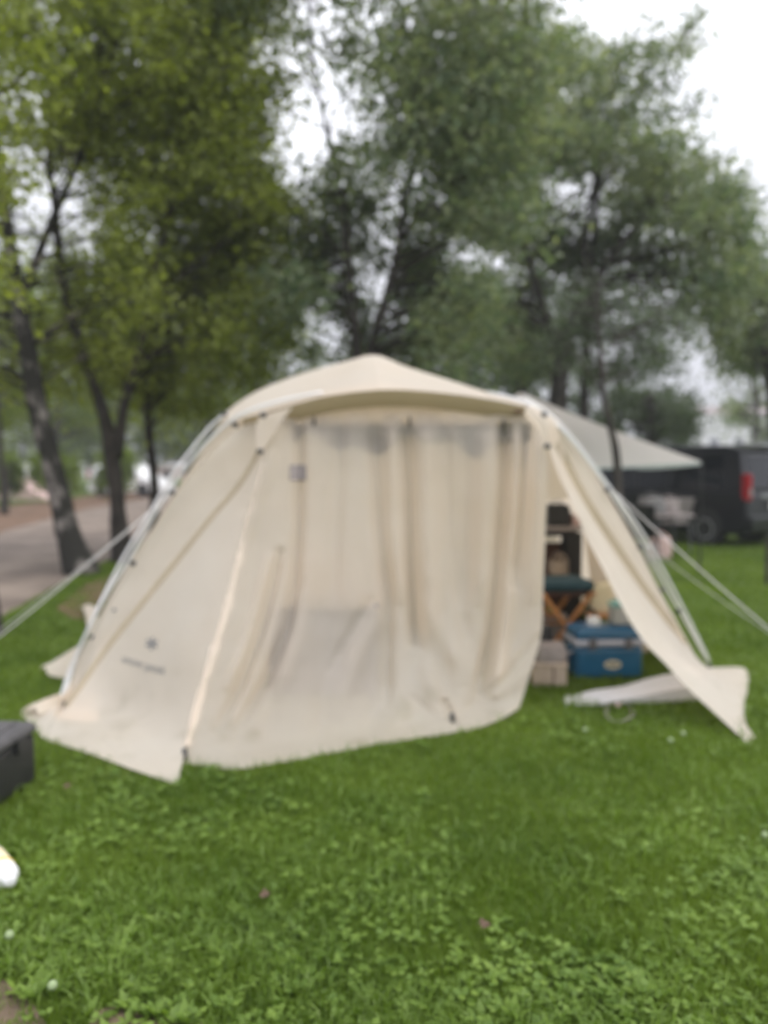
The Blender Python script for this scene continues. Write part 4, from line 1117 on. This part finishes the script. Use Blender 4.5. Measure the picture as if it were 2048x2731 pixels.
# shelf rack with dark uprights
dr = 6.6
zt = W(1500, 1410, dr).z
xr0, xr1 = W(1395, 1410, dr).x, W(1552, 1410, dr).x
rack = thing('shelf_rack', ((xr0 + xr1) / 2, dr + .15, 0), 'dark camp shelf with pale top board behind the teal seated chair', 'shelf')
hw = (xr1 - xr0) / 2
MB().rbox((0, 0, zt), (hw * 2, .36, .035), .008).build('shelf', M['greycloth'], rack, world=False)
MB().rbox((0, 0, zt - .05), (hw * 2, .34, .03), .008).build('shelf_frame', M['black'], rack, world=False)
MB().rbox((0, 0, .42), (hw * 2, .34, .03), .008).build('shelf', M['darkwood'], rack, world=False)
for s in (-1, 1):
    for y in (-.15, .15):
        MB().rbox((s * (hw - (.055 if s > 0 else .02)), y, zt / 2 - .03), (.11 if s > 0 else .04, .03, zt - .06), .006).build('upright', M['black'], rack, world=False)
MB().box((0, .17, zt * .55), (hw * 1.7, .012, zt * .6)).build('back_cloth', M['darkwood'], rack, world=False)
p = W(1488, 1390, dr + .1)
bx = thing('gear_case', (p.x, p.y + .05, zt + .018), 'black case standing on the pale top board of the dark shelf', 'case')
MB().rbox((0, 0, .085), (.19, .2, .17), .015).build('body', M['black'], bx, world=False)
MB().rbox((0, 0, .178), (.195, .205, .02), .008).build('lid', M['black'], bx, world=False)
MB().tube(catmull([(-.05, 0, .187), (-.04, 0, .21), (.04, 0, .21), (.05, 0, .187)], 8), .006, 6).build('handle', M['latch'], bx, world=False)
p = W(1530, 1375, dr)
bag('paper_bag', 'small pale bag at the right end of the dark shelf top', (p.x + .05, p.y + .1, zt + .018), .09, .08, .10, M['pink'], 'bag', seed=14, handle=False)
zz = .436
p = W(1500, 1480, dr)
bag('canvas_tote', 'brownish beige canvas tote on the lower board of the dark shelf', (p.x, p.y + .12, zz), .19, .2, .26, M['beige'], 'bag', seed=15)

# grey cloth storage box under the chair, beige box on the grass, and its dark load
p = GX(1480, 6.1)
gb = thing('storage_box', (p.x, p.y + .25, 0), 'grey cloth storage box behind the crossed chair legs', 'box', None, R(-6))
MB().rbox((0, 0, .13), (.32, .26, .26), .03).build('body', M['greycloth'], gb, world=False)
MB().rbox((0, 0, .27), (.335, .275, .03), .012).build('lid', M['greycloth'], gb, world=False)
MB().tube(catmull([(-.07, -.135, .14), (-.05, -.15, .12), (.05, -.15, .12), (.07, -.135, .14)], 8), .008, 6).build('handle', M['black'], gb, world=False)
p = G(1482, 1838)
bb = thing('cloth_bin', (p.x - .02, p.y + .14, 0), 'beige cloth bin on the grass between the curtain edge and the blue cooler', 'bin', None, R(-10))
MB().rbox((0, 0, .08), (.24, .24, .16), .03).build('body', M['beige'], bb, world=False)
MB().rbox((0, 0, .155), (.25, .25, .03), .012).build('rim', M['beige'], bb, world=False)
MB().box((0.03, -.122, .08), (.008, .01, .15)).build('seam', M['darkwood'], bb, world=False)
bag('rolled_blanket', 'grey crumpled blanket heaped in the beige cloth bin', (p.x - .02, p.y + .14, .165), .22, .2, .12, M['greycloth'], 'blanket', seed=17, handle=False)
p = W(1462, 1690, 5.6)
pot = thing('cooking_pot', (p.x - .02, 5.75, 0), 'small black pot on the grass behind the beige cloth bin', 'pot')
MB().lathe((0, 0, 0), [(.07, 0), (.085, .02), (.088, .3), (.08, .31)], 20).build('body', M['black'], pot, world=False, smoothed=True)
MB().lathe((0, 0, .31), [(.09, 0), (.085, .012), (.02, .025), (.012, .03), (.018, .05), (.01, .055)], 20).build('lid', M['black'], pot, world=False, smoothed=True)

# things standing right behind the door curtain, which show through it as grey patches
p = W(870, 1760, 4.86)
zb = W(880, 1612, 4.67).z
xs0, xs1 = W(716, 1620, 4.67).x, W(1008, 1620, 4.67).x
kt = thing('kitchen_table', ((xs0 + xs1) / 2, 4.95, 0), 'grey box shaped camp kitchen showing through the lower middle of the door curtain', 'table')
kw = xs1 - xs0
MB().rbox((0, 0, zb - .02), (kw, .5, .04), .01).build('tabletop', M['greycloth'], kt, world=False)
MB().prism([(-.215, zb - .03), (-.195, zb - .03), (-.335, .33), (-.355, .33)], -kw / 2 + .02, kw / 2 - .02, 'x').build('front_panel', M['black'], kt, world=False)
for s in (-1, 1):
    for y in (-.22, .22): MB().rbox((s * (kw / 2 - .02), y, zb / 2 - .02), (.03, .03, zb - .04), .004).build('leg', M['alu'], kt, world=False)
def behind(name, xs, y0, y1, off, m, parent, ny=12, wav=0):
    vs = []; n = len(xs)
    for j in range(ny):
        for i, x in enumerate(xs):
            yb = y1(x) if callable(y1) else y1
            vs.append(on_surface([bv_curtain], x, y0 + (yb - y0) * j / (ny - 1), -off))
    me = bpy.data.meshes.new(name)
    me.from_pydata([tuple(v) for v in vs], [], [(j * n + i, j * n + i + 1, (j + 1) * n + i + 1, (j + 1) * n + i) for j in range(ny - 1) for i in range(n - 1)])
    me.materials.append(m); smooth(me); me.update()
    return link_mesh(name, me, parent)
behind('light_block_sheet', [716 + 292 * k / 36 for k in range(37)], 1618, 1852, .016, M['light_block'], kt, 30)  # added sheet following the curtain, stops light from behind to make the grey patch
# rolled mesh hanging below the eave behind the curtain
roll = thing('rolled_screen', W(1100, 1150, 5.14), 'dark rolled insect screen tied along the top behind the door curtain', 'screen')
pts = [W(x, y, 5.12) for x, y in ((770, 1150), (850, 1145), (930, 1160), (1010, 1140), (1100, 1150), (1180, 1145), (1260, 1160), (1340, 1155), (1410, 1185))]
mb = MB(); cc = catmull(pts, 60)
mb.tube(cc, [.055 + .03 * mnoise.noise(q * 6) for q in cc], 10)
mb.build('roll', M['black'], roll, smoothed=True)
behind('light_block_band', [776 + 640 * k / 80 for k in range(81)], 1128, lambda x: 1186 + 20 * math.sin(x * .021) + 14 * math.sin(x * .05 + 1), .012, M['light_block'], roll, 8)  # added band following the curtain, stops light from behind to darken its top
for x in (850, 1090, 1340):
    q = W(x, 1150, 5.13)
    MB().lathe(q, [(.075, -.012), (.08, 0), (.075, .012)], 14, Matrix.Translation(q) @ Matrix.Rotation(R(90), 4, 'Y') @ Matrix.Translation(-q)).build('tie', M['clip'], roll)
p = W(1395, 1200, 5.10)
lan = thing('hanging_lantern', p, 'dark lantern hanging behind the top right corner of the door curtain', 'lantern')
MB().lathe((0, 0, -.09), [(.03, 0), (.06, .02), (.055, .12), (.065, .13), (.02, .17)], 16).build('body', M['latch'], lan, world=False, smoothed=True)
MB().tube(catmull([(-.05, 0, .04), (-.03, 0, .12), (.03, 0, .12), (.05, 0, .04)], 10), .004, 6).build('handle', M['black'], lan, world=False)

p = GX(1572, 5.95)
bag('dark_bag', 'small black bag on the grass behind the left end of the blue cooler', (p.x, p.y, 0), .2, .18, .34, M['black'], 'bag', seed=21)
p = W(1462, 1480, dr)
bag('folded_blanket', 'brown folded blanket on the lower board of the dark shelf, left of the beige tote', (p.x - .04, p.y + .12, zz), .16, .2, .18, M['darkwood'], 'blanket', seed=22, handle=False)
p = W(1548, 1400, dr)
fl = thing('vacuum_flask', (p.x - .02, p.y + .16, zt + .018), 'dull metal flask at the back right corner of the dark shelf top', 'flask')
MB().lathe((0, 0, 0), [(.03, 0), (.034, .01), (.034, .15), (.026, .17), (.026, .19)], 16).build('body', M['latch'], fl, world=False, smoothed=True)
MB().lathe((0, 0, .19), [(.028, 0), (.028, .035), (.02, .04)], 16).build('cap', M['black'], fl, world=False)
# white groundsheet folded on the grass in the doorway
gs = thing('groundsheet', G(1680, 1860), 'white folded groundsheet with rounded end lying across the tent opening', 'groundsheet')
a0 = [W(1512, 1868, 4.92), W(1580, 1850, 4.95), W(1660, 1838, 5.0), W(1740, 1815, 5.05), W(1840, 1795, 5.15)]
a1 = [W(1508, 1880, 4.86), W(1580, 1868, 4.86), W(1660, 1858, 4.86), W(1740, 1845, 4.9), W(1850, 1822, 4.95)]
a2 = [W(1512, 1890, 4.79), W(1580, 1888, 4.76), W(1660, 1874, 4.78), W(1740, 1860, 4.80), W(1860, 1836, 4.86)]
up = Vector((0, 0, .022))
s_, _ = sheet('top_fold', [[q + up for q in a0], [q + up * 1.15 for q in a1], [q + up for q in a2]], 50, 14, M['ground_sheet'], gs, folds([], .008, 5))
sheet('bottom_fold', [[Vector((q.x, q.y, .02)) for q in a2], [q + up for q in a2]], 50, 5, M['ground_sheet'], gs)
MB().tube(catmull([q + up * .8 for q in (a0[0], a1[0], a2[0])], 8), .016, 8).build('rolled_edge', M['white'], gs, smoothed=True)
cb = thing('cable_coil', G(1650, 1905), 'thin pale loops of cord on the grass in front of the groundsheet', 'cord')
pts = [G(1650 + 42 * math.cos(a) * (1 - .03 * a), 1898 + 26 * math.sin(a), .045) for a in [k * .4 for k in range(26)]]
MB().tube(catmull(pts, 90), .002, 5).build('cord', M['greycloth'], cb, smoothed=True)
MB().rbox(G(1648, 1880, .05), (.03, .02, .02), .005).build('toggle', M['pink'], cb)

# ------------------------------------------------------------------ foreground things at the left edge
e0, e1_ = G(100, 2082), G(12, 2148)
dv = (e0 - e1_); Ln = dv.length; dv.normalize()
ang = math.atan2(dv.y, dv.x)
hb = W(102, 1926, e0.y).z
nrm = Vector((-dv.y, dv.x, 0))
cs = thing('tool_case', (e0 - dv * .35 + nrm * .19), 'black hard case with grey lid on the grass at the left edge of the photo', 'case', None, ang)
cs.location.z = 0
MB().rbox((0, 0, hb * .43), (.70, .38, hb * .86), .03).build('body', M['black'], cs, world=False)
l_ = MB().rbox((0, 0, hb * .93), (.72, .40, hb * .14 + .02), .035).build('lid', M['grey_top'], cs, world=False)
MB().rbox((0.0, 0, hb + .013), (.56, .26, .012), .005).build('lid_panel', M['grey_top'], l_, world=False)
pt = W(15, 1943, e0.y + .05)
MB().rbox((.10, -.02, hb + .023), (.15, .055, .012), .005).build('sticker', M['yellow'], l_, world=False)
for s in (-.2, .2): MB().rbox((s, -.198, hb * .8), (.07, .02, .07), .006).build('latch', M['black'], cs, world=False)
b0 = G(22, 2345, .045); b1 = G(-90, 2200, .05)
bt = thing('squeeze_bottle', (b0.x, b0.y, 0), 'white and yellow bottle lying on the grass at the left edge', 'bottle')
ax_ = (b1 - b0).normalized()
MB().tube([b0 + ax_ * t for t in (.0, .012, .03, .20, .24)], [.026, .04, .045, .045, .03], 20).build('body', M['white'], bt, smoothed=True)
MB().tube([b0 + ax_ * t for t in (.07, .072, .19, .192)], [.044, .0462, .0462, .044], 20).build('label', M['yellowish'], bt, smoothed=True)
MB().tube([b0 + ax_ * t for t in (.068, .069, .082, .083)], [.046, .0475, .0475, .046], 20).build('band', M['yellow'], bt, smoothed=True)
MB().tube([b0 - ax_ * t for t in (-.004, .003, .022, .026)], [.024, .024, .022, .016], 16).build('cap', M['white'], bt, smoothed=True)

# ------------------------------------------------------------------ grass and weeds
tri_t = None
def poly_mask(P, poly):
    x, y = P[:, 0], P[:, 1]; c = np.zeros(len(P), bool); n = len(poly); j = n - 1
    for i in range(n):
        xi, yi, xj, yj = poly[i][0], poly[i][1], poly[j][0], poly[j][1]
        if yi != yj:
            t = ((yi > y) != (yj > y)) & (x < (xj - xi) * (y - yi) / (yj - yi) + xi)
            c ^= t
        j = i
    return c
def vnoise(P, f, seed):
    """cheap smooth value noise on the ground"""
    r = np.random.RandomState(seed); T = r.rand(64, 64)
    x, y = P[:, 0] * f + 100, P[:, 1] * f + 100
    xi, yi = np.floor(x).astype(int), np.floor(y).astype(int); fx, fy = x - xi, y - yi
    fx, fy = fx * fx * (3 - 2 * fx), fy * fy * (3 - 2 * fy)
    g = lambda a, b: T[a % 64, b % 64]
    return (g(xi, yi) * (1 - fx) + g(xi + 1, yi) * fx) * (1 - fy) + (g(xi, yi + 1) * (1 - fx) + g(xi + 1, yi + 1) * fx) * fy
def scatter(n, d0, d1, tmax=.72):
    d = np.exp(RS.uniform(math.log(d0), math.log(d1), n)); t = RS.uniform(-tmax, tmax, n)
    return np.stack([t * d, d, np.zeros(n)], 1)
def off_lawn(P):
    m = poly_mask(P, [tuple(p[:2]) for p in ROAD]) | poly_mask(P, [tuple(p[:2]) for p in LIT])
    m |= poly_mask(P, [tuple(p[:2]) for p in SOIL]) & (RS.rand(len(P)) < .75)
    return m
def blades(name, P, H, Wd, m, tint, lean=.5):
    n = len(P)
    a = RS.uniform(0, 2 * np.pi, n); side = np.stack([np.cos(a), np.sin(a), np.zeros(n)], 1)
    b = RS.uniform(0, 2 * np.pi, n); ld = np.stack([np.cos(b), np.sin(b), np.zeros(n)], 1)
    k = (RS.uniform(.1, 1, n) * lean)[:, None]
    up = np.array([0, 0, 1.0]); Hh = H[:, None]; w = Wd[:, None] * .5
    p0 = P - side * w; p1 = P + side * w
    mid = P + up * Hh * .55 + ld * Hh * .25 * k
    p2 = mid - side * w * .8; p3 = mid + side * w * .8
    tip = P + up * Hh * (1 - .35 * k) + ld * Hh * .95 * k
    V = np.stack([p0, p1, p3, p2, tip], 1).reshape(-1, 3).astype(np.float32)
    base = (np.arange(n) * 5)[:, None]
    T = np.concatenate([base + [[0, 1, 2]], base + [[0, 2, 3]], base + [[3, 2, 4]]], 1).reshape(-1, 3)
    me = bpy.data.meshes.new(name)
    me.vertices.add(len(V)); me.vertices.foreach_set('co', V.ravel())
    me.loops.add(T.size); me.loops.foreach_set('vertex_index', T.ravel().astype(np.int32))
    me.polygons.add(len(T)); me.polygons.foreach_set('loop_start', (np.arange(len(T)) * 3).astype(np.int32))
    me.polygons.foreach_set('loop_total', np.full(len(T), 3, np.int32))
    at = me.attributes.new('tint', 'FLOAT', 'POINT'); at.data.foreach_set('value', np.repeat(tint, 5).astype(np.float32))
    me.update(calc_edges=True); me.materials.append(m)
    return link_mesh(name, me)
P = scatter(300000, 1.5, 24)
P = P[~off_lawn(P)]
keep = ~(poly_mask(P, [tuple(p[:2]) for p in SOIL2]) & (RS.rand(len(P)) < .9)); P = P[keep]
pn = vnoise(P, 2.2, 1) * .6 + vnoise(P, 6, 2) * .4
P = P[(pn + RS.rand(len(P)) * .8) > .38]; pn = vnoise(P, 2.2, 1) * .6 + vnoise(P, 6, 2) * .4
D = P[:, 1]
H = RS.uniform(.025, .062, len(P)) * (.6 + .9 * pn)
Wd = np.clip(.0014 * D, .0035, .02) * RS.uniform(.7, 1.3, len(P))
tint = np.clip(vnoise(P, 1.1, 5) * .55 + RS.rand(len(P)) * .5, 0, 1)
under = [G(150, 1880), G(108, 1980), G(240, 2022), G(345, 2062), G(476, 2104), G(492, 2048), G(634, 2062), G(806, 2036), G(992, 1999), G(1190, 1967), G(1304, 1943), G(1392, 1895), G(1300, 1870), G(1180, 1860), G(900, 1880), G(600, 1900), G(300, 1850), G(200, 1840)]
under2 = [G(1890, 1776), G(1982, 1790), G(1977, 1915), G(2005, 1965), G(1995, 1975), G(1930, 1900)]
under3 = [G(60, 1898), G(150, 1850), G(200, 1880), G(118, 1965)]
udr = poly_mask(P, [tuple(p[:2]) for p in under]) | poly_mask(P, [tuple(p[:2]) for p in under2]) | poly_mask(P, [tuple(p[:2]) for p in under3])
P = P[~udr]; H = H[~udr]; Wd = Wd[~udr]; tint = tint[~udr]
tag(blades('grass', P, H, Wd, M['grass'], tint, 1.0), kind='stuff')

# coarser, longer tufts
P = scatter(60000, 1.5, 9); P = P[~off_lawn(P)]
q = vnoise(P, 3.1, 31) * .6 + vnoise(P, 9, 32) * .4
q = q + .25 * np.exp(-((P[:, 0] + 1.0) / .42) ** 2 - ((P[:, 1] - 2.35) / .32) ** 2)
P = P[(q + RS.rand(len(P)) * .4) > .74]
P = P[~(poly_mask(P, [tuple(p[:2]) for p in under]) | poly_mask(P, [tuple(p[:2]) for p in under2]) | poly_mask(P, [tuple(p[:2]) for p in under3]))]
tag(blades('tufted_grass', P, RS.uniform(.04, .095, len(P)), RS.uniform(.004, .0085, len(P)), M['weed'], np.clip(RS.rand(len(P)) * .7 + vnoise(P, 2.3, 33) * .5, 0, 1), 1.5), kind='stuff')

# clover and other small round leaves
P = scatter(26000, 1.5, 9)
P = P[~off_lawn(P)]
q = vnoise(P, 1.9, 8) * .65 + vnoise(P, 5, 9) * .35
lush = np.exp(-((P[:, 0] + 1.0) / .42) ** 2 - ((P[:, 1] - 2.35) / .32) ** 2) + .6 * np.exp(-((P[:, 0] - .55) / .35) ** 2 - ((P[:, 1] - 2.05) / .2) ** 2)
q = q + np.clip((2.9 - P[:, 1]) * .12, -.06, .16) + .22 * lush
P = P[(q + RS.rand(len(P)) * .8) > 1.14]
n = len(P)
C, U, V, L, T = [], [], [], [], []
P = P[~(poly_mask(P, [tuple(p[:2]) for p in under]) | poly_mask(P, [tuple(p[:2]) for p in under2]))]; n = len(P)
hh = RS.uniform(.012, .045, n); rr_ = RS.uniform(.005, .017, n) * np.clip(.75 + P[:, 1] * .08, .9, 1.5)
for k in range(3):
    a = RS.uniform(0, .7, n) + 2 * np.pi * k / 3 + P[:, 0] * 50
    u = np.stack([np.cos(a), np.sin(a), RS.uniform(-.3, .45, n)], 1); u = unit(u)
    v = unit(np.stack([-np.sin(a), np.cos(a), RS.uniform(-.2, .2, n)], 1))
    c = P + np.stack([np.zeros(n), np.zeros(n), hh], 1)
    C.append(c); U.append(u); V.append(v); L.append(rr_ * 2); T.append(RS.uniform(0, 1, n) ** 1.3)
C, U, V, L, T = map(np.concatenate, (C, U, V, L, T))
tag(leaf_mesh('clover', C, U, V, L, L * .95, T, M['weed'], fold=-.15), kind='stuff')
# broad leaved rosettes, large ones near the camera
P = scatter(2600, 1.5, 7)
P = P[~off_lawn(P)]
lush = np.exp(-((P[:, 0] + 1.0) / .42) ** 2 - ((P[:, 1] - 2.35) / .32) ** 2) + .7 * np.exp(-((P[:, 0] - .55) / .35) ** 2 - ((P[:, 1] - 2.05) / .2) ** 2)
q = vnoise(P, 1.3, 21) * .7 + .35 * lush + np.clip((2.6 - P[:, 1]) * .3, -.1, .3)
P = P[(q + RS.rand(len(P)) * .3) > .66]
C, U, V, L, T, WW = [], [], [], [], [], []
for p in P:
    m_ = random.randint(4, 8); s = random.uniform(.03, .065) * (1.0 if p[1] < 3 else .7)
    a0_ = random.uniform(0, 6.28); tn = random.uniform(.1, 1)
    for k in range(m_):
        a = a0_ + 6.28 * k / m_ + random.uniform(-.3, .3); e = random.uniform(.25, 1.0)
        C.append(p + np.array([0, 0, .01])); U.append((math.cos(a) * math.cos(e), math.sin(a) * math.cos(e), math.sin(e)))
        V.append((-math.sin(a), math.cos(a), random.uniform(-.2, .2))); L.append(s * random.uniform(.6, 1.1)); T.append(min(1, tn + random.uniform(-.15, .3)))
C, U, V, L, T = np.array(C), unit(np.array(U)), unit(np.array(V)), np.array(L), np.array(T)
tag(leaf_mesh('broadleaf_weeds', C, U, V, L, L * .5, T, M['weed'], fold=.35), kind='stuff')

# white clover heads and fallen leaves
for k, (x, y) in enumerate(((1560, 1950), (1788, 1978), (25, 2500), (140, 2635), (2040, 2232), (1822, 1960))):
    g = G(x, y, .05)
    f = thing('clover_flower', (g.x, g.y, 0), ['pale clover head in the grass below the folded groundsheet', 'pale clover head in the shade left of the pegged flap corner', 'pale clover head near the lower left edge of the photo',
              'pale clover head beside the bare soil in the bottom left corner', 'pale clover head in the lawn at the right edge of the photo', 'smaller pale clover head just above the one left of the pegged flap corner'][k], 'flower', 'clover flowers in the lawn')
    MB().tube([(0, 0, 0), (.002, 0, .05)], .0015, 5).build('stem', M['weed'], f, world=False)
    MB().lathe((0, 0, .058), [(.004, -.013), (.012, -.007), (.014, 0), (.011, .008), (.004, .013)], 10).build('head', M['flower'], f, world=False, smoothed=True)
for k, (x, y) in enumerate(((705, 2382), (178, 2095), (1290, 2462))):
    g = G(x, y, .055)
    mb = MB(); a = random.random() * 6
    vs = [Vector((.026 * math.cos(a + t) * (1 if j % 2 else .6), .026 * math.sin(a + t) * (1 if j % 2 else .6), .006 * math.sin(3 * t))) + g for j, t in enumerate([i * 6.283 / 10 for i in range(10)])]
    mb.add(vs + [g], [(j, (j + 1) % 10, 10) for j in range(10)])
    o = mb.build('fallen_leaf', M['dry'], fix=False)
    tag(o, ['reddish dry leaf in the middle of the near lawn', 'reddish dry leaf in the shaded lawn between the black case and the tent skirt', 'reddish dry leaf in the lower right of the near lawn'][k], 'leaf', 'dry leaves in the lawn')

# ------------------------------------------------------------------ thin volume added to imitate lens glare
hz = MB().box((0, 150, 19), (360, 420, 40)).build('glare_haze', None)
hm = bpy.data.materials.new('glare_haze'); hm.use_nodes = True
hm.node_tree.nodes.remove(hm.node_tree.nodes['Principled BSDF'])
pv = hm.node_tree.nodes.new('ShaderNodeVolumePrincipled')
pv.inputs['Density'].default_value = 0.0016; pv.inputs['Color'].default_value = (.92, .94, 1, 1)
hm.node_tree.links.new(pv.outputs[0], hm.node_tree.nodes['Material Output'].inputs['Volume'])
hz.data.materials.append(hm); tag(hz, kind='stuff')
